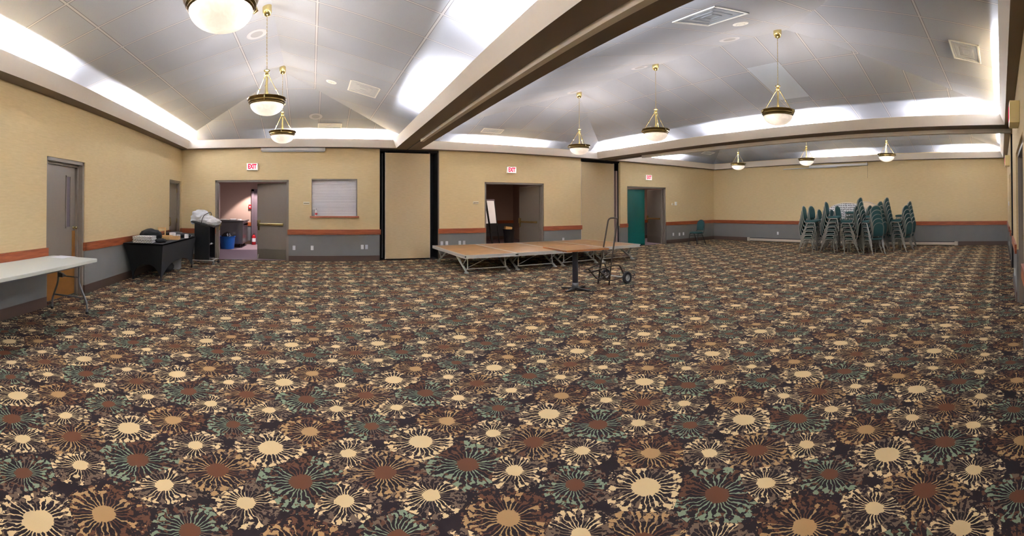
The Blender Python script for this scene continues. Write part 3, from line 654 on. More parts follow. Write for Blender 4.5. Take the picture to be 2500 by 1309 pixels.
PL = [(-.64, 3.02, 'brass bowl pendant lamp cut off by the top edge of the picture'),
      (-.61, 5.93, 'brass bowl pendant lamp, middle of three in the bay over the plastic table'),
      (-.57, 8.55, 'brass bowl pendant lamp nearest the roll-up screen over the double doorway'),
      (5.95, 3.30, 'brass bowl pendant lamp, largest of the three in the bay over the stage'),
      (5.93, 5.93, 'brass bowl pendant lamp, middle of three in the bay over the stage'),
      (6.02, 8.60, 'brass bowl pendant lamp, smallest of three in the bay over the stage'),
      (12.55, 8.55, 'brass bowl pendant lamp in the stacked chairs bay, closest to the lone chair'),
      (12.45, 5.90, 'brass bowl pendant lamp in the stacked chairs bay, half hidden by the beam'),
      (12.30, 3.27, 'brass bowl pendant lamp in the stacked chairs bay, closest to the side wall')]
pp = None
for x, y, lab in PL:
    q = pendant(x, y, 4.2, lab, pp); pp = pp or q; pendant_lights(x, y, .65 if 3 < x < 9 else 1.0)

# ------------------------------------------------------------------ ceiling fittings
def on_slope(name, bay, x, y, side, label, cat, group=None):
    o_ = bpy.data.objects.new(name, None); COL.objects.link(o_); o_.matrix_world = slope_matrix(bay, x, y, side); return tag(o_, label, cat, group)
def vent(bay, x, y, side, a, b, label, mat='grill', rings=3):
    t_ = on_slope('ceiling_vent', bay, x, y, side, label, 'air vent', 'ceiling air vents')
    m_ = MB(); 
    for s0, s1, r0, r1 in ((-a, a, -b, -b + .025), (-a, a, b - .025, b), (-a, -a + .025, -b, b), (a - .025, a, -b, b)): m_.box(s0, s1, r0, r1, -.004, .012)
    m_.build('frame', 'white', t_); m_ = MB()
    for k in range(rings):
        q = 1 - (k + .6) / (rings + .6)
        for s0, s1, r0, r1 in ((-a * q, a * q, -b * q, -b * q + .02), (-a * q, a * q, b * q - .02, b * q), (-a * q, -a * q + .02, -b * q, b * q), (a * q - .02, a * q, -b * q, b * q)): m_.box(s0, s1, r0, r1, -.002, .008)
    m_.build('louvre', mat, t_); bx(-a, a, -b, b, -.004, .002).build('backing', mat, t_)
vent(1, 4.17, 3.22, 'w', .32, .36, 'square grey ceiling diffuser beside the beam over the stage bay spotlight', 'ventgrey')
vent(0, 1.02, 8.58, 'e', .36, .30, 'square pale ceiling diffuser above the folding partition beside a small downlight')
vent(0, .47, 11.35, 'n', .31, .14, 'narrow white vent grille in the ceiling end slope above the shutter')
vent(1, 4.9, 11.2, 'n', .31, .14, 'narrow vent grille in the end slope above the flip chart doorway')
vent(1, 5.95, .46, 's', .36, .20, 'pale ceiling grille with white side bars in the slope above the side wall')
vent(2, 14.1, 11.1, 'n', .31, .14, 'small vent grille in the far bay above the lone chair')
t = on_slope('ceiling_diffuser', 1, 7.48, 4.11, 'e', 'pale bluish translucent ceiling panel behind the chain of the largest stage-bay pendant', 'ceiling panel'); bx(-.335, .335, -.67, .67, -.004, .006).build('lens', plain('bluish_acrylic', (176, 186, 200), .4, var=.03), t)
def spot(bay, x, y, side, label):
    t_ = on_slope('recessed_downlight', bay, x, y, side, label, 'downlight', 'recessed downlights')
    MB().lathe([(.06, .002), (.075, .012), (.105, .008), (.11, .0), (.11, -.004)], 28).build('trim_ring', 'white', t_, smooth=True); MB().lathe([(0, .004), (.062, .004)], 24).build('lens', 'hub', t_); MB().lathe([(.025, .006), (.05, .02), (.055, .006)], 20).build('gimbal', 'white', t_, smooth=True)
spot(1, 4.94, 3.31, 'w', 'round white spotlight beside the dark square diffuser over the stage bay'); spot(0, .39, 8.73, 'e', 'round white spotlight beside the pale square diffuser above the folding partition')
def speaker(bay, x, y, side, label):
    t_ = on_slope('ceiling_speaker', bay, x, y, side, label, 'ceiling speaker', 'round ceiling speakers')
    MB().lathe([(.10, .004), (.15, .010), (.165, .004), (.165, -.004)], 32).build('bezel', 'speakerring', t_, smooth=True); MB().lathe([(0, .008), (.10, .006)], 28).build('grille', plain('pale_speaker_cloth', (158, 158, 164), .8, var=.05), t_, smooth=True)
speaker(1, 5.72, 4.05, 'w', 'round white ceiling speaker between the spotlight and the largest stage-bay pendant'); speaker(1, 5.72, 6.15, 'w', 'round white ceiling speaker beside the canopy of the middle stage-bay pendant')
speaker(1, 5.74, 8.4, 'w', 'round white ceiling speaker beside the canopy of the smallest stage-bay pendant'); speaker(0, -.85, 6.7, 'w', 'round white ceiling speaker behind the pendant chains over the plastic table bay'); speaker(0, .1, 10.85, 'n', 'round ceiling speaker in the end slope above the screen case')

# ------------------------------------------------------------------ roll-up screens
def screen(x0, x1, y, z, rz, label):
    L = x1 - x0; t_ = thing('roll_up_screen', label, 'projection screen', (x0, y, z), rz, 'roll-up projection screens')
    bx(0, L, -.05, .05, 0, .085).build('case', 'rollwhite', t_, bevel=.012); MB().tube([(.03, 0, -.012), (L - .03, 0, -.012)], .016, 10).build('weight_bar', 'grill', t_, smooth=True)
    m_ = MB()
    for q in (.03, L - .03): m_.box(q - .015, q + .015, -.02, .055, .06, .11)
    build_each(m_, 'bracket', 'rollwhite', t_); return t_
screen(-1.40, .38, YN - .06, 3.045, 0, 'white roll-up screen case high above the double doorway and shutter')
e_ = screen(0, 2.40, 0, 0, 0, 'white roll-up screen case high on the far wall above the stacked chairs'); e_.location = (XE - .06, 4.93, 2.985); e_.rotation_euler = (0, 0, PI / 2)
MB().tube([(0, 0, 0), (0, 0, -.48)], .004, 6).build('pull_cord', 'darksteel', e_); e_.children[-1].location = (1.2, .02, 0)

# ------------------------------------------------------------------ exit signs
def exit_sign(x, z, label, y=YN, rz=0.0, w_=.33, h_=.21, dp=.055):
    t_ = thing('exit_sign', label, 'exit sign', (x, y, z), rz, 'lit red and white exit signs')
    bx(-w_ / 2, w_ / 2, -dp, -.002, 0, h_).build('housing', 'cream' if dp < .1 else 'signbox', t_, bevel=.006); bx(-w_ / 2 + .018, w_ / 2 - .018, -dp - .003, -dp + .005, .018, h_ - .018).build('face', 'signlit', t_)
    cu = bpy.data.curves.new('lettering', 'FONT'); cu.body = 'EXIT'; cu.size = .175; cu.extrude = .002; cu.align_x = 'CENTER'; cu.align_y = 'CENTER'; cu.offset = .008
    tmp = bpy.data.objects.new('tmp', cu); COL.objects.link(tmp); bpy.context.view_layer.update()
    me = bpy.data.meshes.new_from_object(tmp.evaluated_get(bpy.context.evaluated_depsgraph_get())); bpy.data.objects.remove(tmp)
    me.materials.clear(); me.materials.append(M['signred'])
    o_ = bpy.data.objects.new('lettering', me); COL.objects.link(o_); o_.parent = t_; o_.location = (0, -dp - .0055, h_ / 2); o_.rotation_euler = (PI / 2, 0, 0); o_.scale = (.66, 1, 1)
    return t_
exit_sign(-1.645, 2.51, 'lit EXIT sign above the double doorway to the service room'); exit_sign(5.93, 2.53, 'lit EXIT sign above the doorway with the flip chart'); exit_sign(11.69, 2.50, 'lit EXIT sign above the doorway with the green sheet')
exit_sign(5.35, 2.45, 'cream exit sign box seen edge-on above the nearer side wall doorway', YS, PI, .42, .26, .12); exit_sign(11.2, 2.45, 'cream exit sign box seen edge-on above the farther side wall doorway', YS, PI, .42, .26, .12)

# ------------------------------------------------------------------ wall plates, thermostats, heater
def plate(x, z, label, cat='wall outlet', y=YN, s=-1, mat='white', two=True, w_=.075, h_=.12, face='x', name='wall_outlet', grp='wall plates'):
    t_ = thing(name, label, cat, (x, y, z), 0 if (face == 'x' and s < 0) else (PI if face == 'x' else -PI / 2), grp)
    bx(-w_ / 2, w_ / 2, -.009, -.0005, -h_ / 2, h_ / 2).build('cover_plate', mat, t_, bevel=.002)
    m_ = MB()
    for q in ((-.028, .028) if two else (0,)): m_.box(-.012, .012, -.0105, -.008, q - .012, q + .012)
    build_each(m_, 'socket', 'grill', t_); return t_
for x, z, lab in ((-.48, .37, 'white wall outlet close beside the service room doorway'), (.02, .37, 'white wall outlet below the shutter sill'), (1.41, .39, 'white wall outlet paired with a grey one beside the partition pocket'),
                  (3.59 + .12, .45, 'white wall outlet behind the stage closest to the partition pocket, first of four'), (3.86, .45, 'white wall outlet behind the stage, second of four from the partition pocket'), (4.26, .45, 'white wall outlet behind the stage, third of four from the partition pocket'), (4.39, .45, 'white wall outlet behind the stage, fourth of four from the partition pocket'),
                  (7.83, .42, 'white wall outlet behind the stage between the flip chart doorway and second pocket'), (13.10, .36, 'white wall outlet closest to the doorway with the green sheet'), (13.47, .345, 'white wall outlet, middle of three between the green sheet and lone chair'), (13.72, .35, 'white wall outlet closest to the lone chair')):
    plate(x, z, lab)
plate(1.53, .39, 'grey metal wall outlet paired with a white one beside the partition pocket', mat='grill')
q = plate(XE, .36, 'white wall outlet on the far wall above the baseboard heater'); q.location = (XE, 8.82, .36); q.rotation_euler = (0, 0, -PI / 2)
plate(7.55, .32, 'white wall outlet low on the nearer pier of the side wall', y=YS, s=1); plate(12.9, .32, 'white wall outlet low on the side wall close to the heater end', y=YS, s=1)
def thermostat(x, z, label, w_=.17, h_=.075, y=YN, rz=0.0):
    t_ = thing('thermostat', label, 'thermostat', (x, y, z), rz, 'wall thermostats'); bx(-w_ / 2, w_ / 2, -.035, -.001, -h_ / 2, h_ / 2).build('housing', 'cream', t_, bevel=.006); bx(-w_ / 2 + .01, w_ / 2 - .01, -.038, -.03, -.012, .004).build('display', 'bronze', t_)
thermostat(-.14, 1.605, 'cream thermostat on the wall beside the white shutter'); thermostat(4.76, 1.63, 'cream thermostat on the wall beside the flip chart doorway'); thermostat(13.05, 1.59, 'small cream thermostat beside the light switch near the green sheet doorway', .09, .08)
t = thing('light_switch', 'white light switch plate beside the small thermostat near the lone chair', 'light switch', (13.25, YN, 1.61)); bx(-.06, .06, -.02, -.001, -.07, .07).build('cover_plate', 'white', t, bevel=.003); bx(-.02, .02, -.03, -.018, -.02, .02).build('rocker', 'cream', t)
t = thing('light_switch', 'white light switch plate on the side wall between the far corner and doorway', 'light switch', (12.3, YS, 1.5), PI); bx(-.06, .06, -.02, -.001, -.06, .06).build('cover_plate', 'white', t, bevel=.003); bx(-.02, .02, -.035, -.018, -.02, .02).build('rocker', 'cream', t)
t = thing('baseboard_heater', 'long beige baseboard heater along the foot of the far wall', 'heater', (XE - .001, 1.57, 0))
m = MB(); m.prism([(0, 0), (-.07, 0), (-.07, .02)], 0, 0.001) if False else None
m.box(-.062, -.004, .12, 8.6, .022, .122); m.build('cover', 'beige', t, bevel=.012); MB().box(-.045, -.002, .06, 8.64, .124, .145).build('top_slot', 'void', t)
for y in (0.0, 8.6): bx(-.075, -.002, y, y + .12, .0, .15).build('end_cap', 'beige', t, bevel=.008)

# ------------------------------------------------------------------ stage of four folding decks
def deck(x0, label, proto=None):
    if proto: return dup(proto, (x0, 9.12, 0), 0, label)
    t_ = thing('stage_deck', label, 'stage deck', (x0, 9.12, 0), 0, 'folding stage decks pushed together')
    W, D, H = 1.285, 2.64, .43
    bx(.02, W - .02, .02, D - .02, H - .03, H).build('deck_board', 'deck', t_)
    m_ = MB()
    for z0, z1, o_ in ((H - .075, H - .045, 0), (H - .04, H - .012, .004), (H - .010, H + .002, .0)):
        m_.box(0, W, o_, .03, z0, z1); m_.box(0, W, D - .03, D - o_, z0, z1); m_.box(o_, .03, 0, D, z0, z1); m_.box(W - .03, W - o_, 0, D, z0, z1)
    m_.box(.02, W - .02, .02, D - .02, H - .07, H - .03); m_.build('edge_rail', 'alu', t_)
    for s_ in (0, 1):
        sx = .12 if s_ == 0 else W - .12
        for f_ in (0, 1):
            yf = .22 if f_ == 0 else D - .22; ym = .95 if f_ == 0 else D - .95; d_ = 1 if f_ == 0 else -1
            g_ = MB(); g_.tube([(sx, yf, .03), (sx, ym, H - .08)], .026, 6); g_.tube([(sx, yf + d_ * .24, .16), (sx, yf + d_ * -.02, H - .09)], .018, 6); g_.box(sx - .035, sx + .035, yf - .05, yf + .05, 0, .03); g_.build('leg', 'galv', t_)
    for f_ in (0, 1):
        yf = .26 if f_ == 0 else D - .26
        g_ = MB(); g_.tube([(.12, yf, .09), (W - .12, yf, .09)], .012, 6); g_.tube([(.16, yf, .08), (.16, yf, H - .08)], .014, 6); g_.tube([(W - .16, yf, .08), (W - .2, yf, H - .08)], .014, 6); g_.tube([(.16, yf, .12), (W * .75, yf + .3, H - .08)], .008, 5); g_.build('cross_brace', 'galv', t_)
    m_ = MB(); m_.box(W - .03, W + .0, -.004, .0, H - .05, H - .02); m_.box(0, .03, -.004, .0, H - .05, H - .02); build_each(m_, 'latch', 'lblack', t_)
    return t_
dk = None
for k, lab in enumerate(('brown folding stage deck at the partition panel end of the raised stage', 'brown folding stage deck below the flip chart doorway, second from the partition panel', 'brown folding stage deck directly behind the pedestal table', 'brown folding stage deck at the green sheet end, behind the hand truck')):
    q = deck(3.32 + 1.292 * k, lab, dk); dk = dk or q

# ------------------------------------------------------------------ pedestal table
t = thing('pedestal_table', 'square reddish wood-topped table on a black pedestal in front of the stage', 'table', (4.49, 6.56, 0), math.radians(-3))
bx(-.43, .43, -.44, .44, .735, .765).build('table_top', 'laminate', t, bevel=.004)
bx(-.435, .435, -.445, -.44, .735, .763).build('edge_band', 'laminate', t)
MB().box(-.2, .2, -.2, .2, .715, .735).tube([(0, 0, .10), (0, 0, .72)], .052, 20).build('column', 'pedestal', t, smooth=True); MB().lathe([(.053, .02), (.06, .03), (.06, .12), (.053, .13)], 20).build('collar', 'tablegrey', t, smooth=True)
m = MB()
for a in range(4):
    R_ = Matrix.Rotation(a * PI / 2 + PI / 4 - .35, 4, 'Z'); m.add([(.0, -.045, .012), (.30, -.02, .008), (.30, .02, .008), (0, .045, .012), (0, -.04, .05), (.30, -.018, .02), (.30, .018, .02), (0, .04, .05)], [(0, 3, 2, 1), (4, 5, 6, 7), (0, 1, 5, 4), (1, 2, 6, 5), (2, 3, 7, 6), (3, 0, 4, 7)], R_); m.tube([R_ @ Vector((.28, 0, 0)), R_ @ Vector((.28, 0, .012))], .016, 10)
m.build('foot', 'lblack', t)

# ------------------------------------------------------------------ hand truck
t = thing('hand_truck', 'dark tubular two-wheeled hand truck standing beside the pedestal table', 'hand truck', (5.23, 6.68, 0), math.radians(7))
MB().tube(arc([(0, .15, .0), (.06, .14, .35), (.27, .12, 1.27), (.28, -.12, 1.28), (.06, -.14, .35), (0, -.15, .0)], .08, 6), .016, 10).build('handle_frame', 'cartsteel', t, smooth=True)
MB().tube(arc([(.36, .24, .12), (.24, .20, .37), (.08, .18, .37), (-.42, .13, .29), (-.46, -.11, .29), (.08, -.18, .37), (.24, -.20, .37), (.36, -.24, .12)], .06, 5), .0135, 8).build('cargo_frame', 'cartsteel', t, smooth=True)
for s_ in (-1, 1): MB().tube(arc([(-.27, s_ * .145, .315), (-.04, s_ * .15, .10), (.06, s_ * .16, .09), (.36, s_ * .22, .125)], .05, 4), .0125, 8).build('side_brace', 'cartsteel', t, smooth=True)
MB().tube([(.06, -.15, .2), (.06, .15, .2)], .011, 8).tube([(-.04, -.15, .1), (-.04, .15, .1)], .011, 8).build('crossbar', 'cartsteel', t, smooth=True)
MB().tube([(.36, -.31, .118), (.36, .31, .118)], .009, 8).build('axle', 'hub', t, smooth=True)
for s_ in (-1, 1):
    Mx = Matrix.Translation((.36, s_ * .29, .118)) @ Matrix.Rotation(PI / 2, 4, 'X')
    w1 = MB().lathe([(.062, -.022), (.085, -.03), (.11, -.026), (.118, -.012), (.118, .012), (.11, .026), (.085, .03), (.062, .022), (.062, -.022)], 32, Mx).build('wheel', 'rubber', t, smooth=True)
    MB().lathe([(0, -.024), (.02, -.028), (.03, -.012), (.055, -.012), (.064, -.022), (.064, .022), (.055, .012), (.03, .012), (.02, .028), (0, .024)], 28, Mx).build('hub', 'hub', w1, smooth=True)

# ------------------------------------------------------------------ white folding table and its paper
t = thing('folding_table', 'long pale grey plastic folding table before the door with brass kick plate', 'table', (-3.265, 4.22, 0))
m = MB(); hw, hl, r_ = .385, 1.25, .05; poly = []
for cx, cy, a in ((hw - r_, hl - r_, 0), (-hw + r_, hl - r_, 90), (-hw + r_, -hl + r_, 180), (hw - r_, -hl + r_, 270)):
    for k in range(6): q = math.radians(a + 18 * k); poly.append((cx + r_ * math.cos(q), cy + r_ * math.sin(q)))
m.prism(poly, .715, .76); m.build('table_top', 'poly', t, bevel=.006)
bx(-hw + .05, hw - .05, -hl + .08, hl - .08, .69, .716).build('under_rail', 'tablegrey', t)
for e in (1, -1):
    y = e * 1.08
    for s_ in (-1, 1):
        l = MB().tube(arc([(s_ * .17, y, .70), (s_ * .17, y, .42), (s_ * .29, y + e * .02, .14), (s_ * .29, y + e * .02, .02)], .07, 5), .0155, 10).build('leg', 'tablegrey', t, smooth=True); MB().tube([(s_ * .29, y + e * .02, 0), (s_ * .29, y + e * .02, .035)], .02, 10).build('foot_cap', 'rubber', l)
    MB().tube([(-.26, y + e * .012, .22), (.26, y + e * .012, .22)], .012, 8).tube([(-.17, y, .50), (.17, y, .50)], .009, 8).tube([(-.03, y, .50), (-.03, y - e * .42, .695)], .009, 6).box(-.17, -.09, y - .02, y + .02, .48, .54).build('brace', 'tablegrey', t, smooth=True)
def fn(u, v): return (-.07 + .28 * v + .03 * u, -.13 + .30 * u - .02 * v, .003 + .02 * max(0, v - .7) * math.sin(u * 3))
o = MB().grid(fn, 6, 6).build('paper_sheet', 'paper', smooth=True); so = o.modifiers.new('t', 'SOLIDIFY'); so.thickness = .0015; o.location = (-3.48, 5.32, .761); tag(o, 'sheet of white paper on the far end of the plastic folding table', 'paper')

# ------------------------------------------------------------------ black draped table
t = thing('draped_table', 'long table in a black stretch cover beside the lectern', 'table', (-3.24, 9.24, 0))
hw, hl, zt = .42, 1.22, .765
cor = [(-hw, -hl), (hw, -hl), (hw, hl), (-hw, hl)]; ft = [(-.335, -.90), (.28, -.93), (.33, 1.18), (-.335, 1.18)]
m = MB()
for i in range(4):
    (ax_, ay_), (bx_, by_) = cor[i], cor[(i + 1) % 4]; (cx_, cy_), (dx_, dy_) = ft[i], ft[(i + 1) % 4]
    cen = ((ax_ + bx_) / 2, (ay_ + by_) / 2); ah = .33
    def fn(u, v):
        s_ = .5 - .5 * math.cos(u * PI) if True else u
        e_ = abs(2 * s_ - 1); zb = ah * (1 - e_ ** 2.6) ** .8
        if v <= .1: q = 0.0; z = zt - .045 * (v / .1)
        else: q = (v - .1) / .9; z = (zt - .045) * (1 - q) + zb * q
        qq = 1 - (z / (zt - .045)) if v > .1 else 0
        tx, ty = ax_ + (bx_ - ax_) * s_, ay_ + (by_ - ay_) * s_; fx, fy = cx_ + (dx_ - cx_) * s_, cy_ + (dy_ - cy_) * s_
        w_ = max(0, qq) ** .75 + .10 * (1 - e_ * e_) * math.sin(min(1, q) * PI / 2)
        return (tx + (fx - tx) * w_, ty + (fy - ty) * w_, z)
    m.grid(fn, 28, 16)
m.prism(cor, zt - .03, zt)
m.build('stretch_cover', 'black', t, smooth=True, weld=True)
for x, y in ft: bx(x - .018, x + .018, y - .018, y + .018, 0, .05).build('foot_cap', 'rubber', t)
TZ = zt + .002
# things on and under it
def folded(name, loc, sx, sy, n, h_, mat, label, cat, rz=0.0):
    m_ = MB()
    for k in range(n):
        j = random.Random(k).uniform(-.012, .012); m_.box(-sx / 2 + j, sx / 2 + j, -sy / 2 - j, sy / 2 - j, k * h_, (k + .93) * h_)
    o_ = m_.build(name, mat, None, bevel=.006); o_.location = loc; o_.rotation_euler = (0, 0, rz); return tag(o_, label, cat)
folded('folded_cloth', (-3.31, 8.30, TZ), .40, .34, 5, .026, 'zigzag', 'folded white cloth with black zigzag pattern on the near end of the black table', 'cloth', .06)
o = blob('black_cloth_bundle', 'black', (-3.36, 8.78, TZ), (.25, .17, .14), 'large rolled bundle of black cloth on the black table against the wall', 'cloth', 2, .12, 2.5)
o = blob('black_pouch', 'black', (-3.0, 8.42, TZ), (.12, .10, .045), 'small flat black pouch beside the zigzag cloth', 'pouch', 6, .15, 3)
t = thing('picture_easel', 'upright pale wooden frame standing on the black table behind the boxes', 'frame', (-3.34, 9.42, TZ), .25)
m = MB()
for a in ((-.09, -.065, 0, .25), (.065, .09, 0, .25), (-.09, .09, .225, .25), (-.09, .09, 0, .025)): m.box(a[0], a[1], -.01, .01, a[2], a[3])
m.build('frame', 'wood', t, bevel=.002); bx(-.1, .1, -.03, .03, 0, .012).build('stand', 'wood', t)
def crate(loc, sx, sy, h_, rz, label):
    t_ = thing('wooden_box', label, 'box', loc, rz, 'pale wooden boxes on the black table'); m_ = MB(); w_ = .01
    m_.box(-sx, sx, -sy, sy, 0, w_); m_.box(-sx, sx, -sy, -sy + w_, 0, h_); m_.box(-sx, sx, sy - w_, sy, 0, h_); m_.box(-sx, -sx + w_, -sy, sy, 0, h_); m_.box(sx - w_, sx, -sy, sy, 0, h_); m_.build('box', 'wood', t_); return t_
crate((-3.2, 9.22, TZ), .15, .15, .085, .1, 'open pale wooden box, larger of two on the black table'); crate((-2.98, 9.28, TZ), .10, .13, .07, .1, 'open pale wooden box, smaller of two on the black table')
def roll(loc, r_, h_, label, tilt=0.0):
    t_ = thing('paper_roll', label, 'paper roll', loc, 0, 'white paper rolls on the black table'); o_ = MB().lathe([(.02, 0), (r_, 0), (r_, h_), (.02, h_), (.02, 0)], 24).build('roll', 'paper', t_, smooth=True); o_.rotation_euler = (tilt, 0, 0)
roll((-3.14, 9.6, TZ), .075, .13, 'large white paper roll standing between the wooden boxes and the wall'); roll((-2.99, 9.56, TZ), .05, .09, 'small white paper roll directly behind the wooden boxes on the black table'); roll((-2.86, 9.78, TZ), .05, .09, 'small white paper roll beside the low black bag on the black table')
o = blob('black_bag', 'black', (-2.98, 9.93, TZ), (.19, .14, .06), 'low black cloth bag on the far end of the black table', 'bag', 9, .14, 2.6); o.rotation_euler = (0, 0, .5)
o = blob('black_bag', 'lblack', (-3.3, 10.2, TZ), (.26, .2, .07), 'long black bag behind the others on the far end of the black table', 'bag', 12, .12, 2.4)
t = thing('white_dish', 'small white dish at the far corner of the black table', 'dish', (-2.93, 10.3, TZ)); MB().lathe([(0, 0), (.04, 0), (.07, .035), (.065, .035), (.036, .006), (0, .006)], 24).build('dish', 'white', t, smooth=True)
t = thing('storage_box', 'grey plastic box on the floor under the black table', 'box', (-3.28, 10.1, 0), .1); bx(-.17, .17, -.14, .14, 0, .22).build('box', 'kettle', t, bevel=.012); bx(-.18, .18, -.15, .15, .215, .235).build('lid', 'kettle', t, bevel=.006)
o = blob('black_holdall', 'black', (-3.32, 9.62, 0), (.2, .24, .14), 'black holdall on the floor under the black table', 'bag', 15, .1, 2.2)

# ------------------------------------------------------------------ lectern with its plastic sheet
t = thing('lectern', 'black wheeled lectern standing behind the black draped table near the corner', 'lectern', (-2.78, 11.25, 0), math.radians(-3))
d_, w_ = .20, .27
def side(yy):
    return MB().add([(-d_, yy - .01, .13), (d_, yy - .01, .13), (d_, yy - .01, .97), (-d_, yy - .01, 1.08), (-d_, yy + .01, .13), (d_, yy + .01, .13), (d_, yy + .01, .97), (-d_, yy + .01, 1.08)], [(0, 1, 2, 3), (7, 6, 5, 4), (0, 4, 5, 1), (1, 5, 6, 2), (2, 6, 7, 3), (3, 7, 4, 0)])
side(-w_).build('side_panel', 'lblack', t); side(w_).build('side_panel', 'lblack', t); bx(-d_, -d_ + .02, -w_, w_, .13, 1.07).build('front_panel', 'lblack', t)
bx(-d_ + .02, d_ - .03, -w_, w_, .5, .52).build('shelf', 'lblack', t); bx(-d_ + .02, d_ - .03, -w_, w_, .13, .15).build('bottom_board', 'lblack', t)
sl = Matrix.Translation((0, 0, 1.04)) @ Matrix.Rotation(math.atan2(.11, .5), 4, 'Y'); bx(-.30, .31, -.31, .31, -.008, .014, mat=sl).build('reading_top', 'lblack', t)
m = MB(); m.tube([(-.27, -.24, .11), (.31, -.24, .11)], .014, 8); m.tube([(-.27, .24, .11), (.31, .24, .11)], .014, 8); m.tube([(.26, -.24, .11), (.26, .24, .11)], .014, 8); m.tube([(-.24, -.24, .11), (-.24, .24, .11)], .014, 8); m.build('base_rail', 'alu', t, smooth=True)
for x in (-.26, .30):
    for y in (-.24, .24): MB().tube([(x, y - .014, .035), (x, y + .014, .035)], .035, 14).tube([(x, y, .035), (x, y, .11)], .01, 6).build('caster', 'rubber' if y > 0 else 'hub', t, smooth=True)
m = MB(); m.tube([(.24, -w_ + .03, .55), (.24, -w_ + .09, .55)], .02, 8); m.build('latch', 'white', t)
bm = bmesh.new()
def addball(c, sc, seed):
    r_ = bmesh.ops.create_icosphere(bm, subdivisions=4, radius=1)
    for v_ in r_['verts']:
        n_ = mnoise.fractal(v_.co * 2.4 + Vector((seed, 0, seed)), .9, 2.1, 4); p = v_.co * (1 + .16 * n_); v_.co = Vector((c[0] + p.x * sc[0], c[1] + p.y * sc[1], c[2] + p.z * sc[2]))
addball((-.13, 0, 1.25), (.235, .24, .175), 1.0); addball((.02, 0, 1.16), (.26, .25, .12), 5.0); addball((.22, -.02, 1.10), (.22, .25, .10), 8.0); addball((-.26, -.05, 1.12), (.12, .16, .11), 3.0)
for v_ in bm.verts:
    zt_ = 1.065 - v_.co.x * .22
    if v_.co.z < zt_ and -.30 < v_.co.x < .31: v_.co.z = zt_ + .01
me = bpy.data.meshes.new('plastic_sheet'); bm.to_mesh(me); bm.free(); me.materials.append(M['film']); me.shade_smooth()
o = bpy.data.objects.new('plastic_sheet', me); COL.objects.link(o); o.location = (-2.78, 11.25, 0); o.rotation_euler = (0, 0, math.radians(-3)); tag(o, 'bunched white plastic sheet lying over the top of the black lectern', 'plastic sheet')
rm = o.modifiers.new('fuse', 'REMESH'); rm.mode = 'VOXEL'; rm.voxel_size = .012; rm.use_smooth_shade = True
o = MB().tube(arc([(-.02, -.27, 1.07), (.0, -.27, 1.18), (.04, -.22, 1.28), (.10, -.05, 1.33), (.13, .1, 1.36), (.12, .26, 1.2)], .08, 5), .011, 6).build('strap', 'strapm', None, smooth=True); o.location = (-2.78, 11.25, 0); o.rotation_euler = (0, 0, math.radians(-3)); tag(o, 'grey strap tied over the white plastic sheet on the lectern', 'strap')

# bottle on the shutter sill
t = thing('bottle', 'small clear bottle with a dark cap and red label on the shutter sill', 'bottle', (.13, YN + .0, 1.251))
MB().lathe([(0, 0), (.032, 0), (.034, .01), (.034, .10), (.026, .14), (.011, .165), (.011, .19), (0, .19)], 20).build('glass', 'white', t, smooth=True); MB().lathe([(.0345, .03), (.0347, .085)], 20).build('paper_label', plain('pink_red_label', (222, 96, 100), .6), t); MB().lathe([(0, .20), (.013, .20), (.013, .18), (0, .18)], 12).build('cap', 'lblack', t)

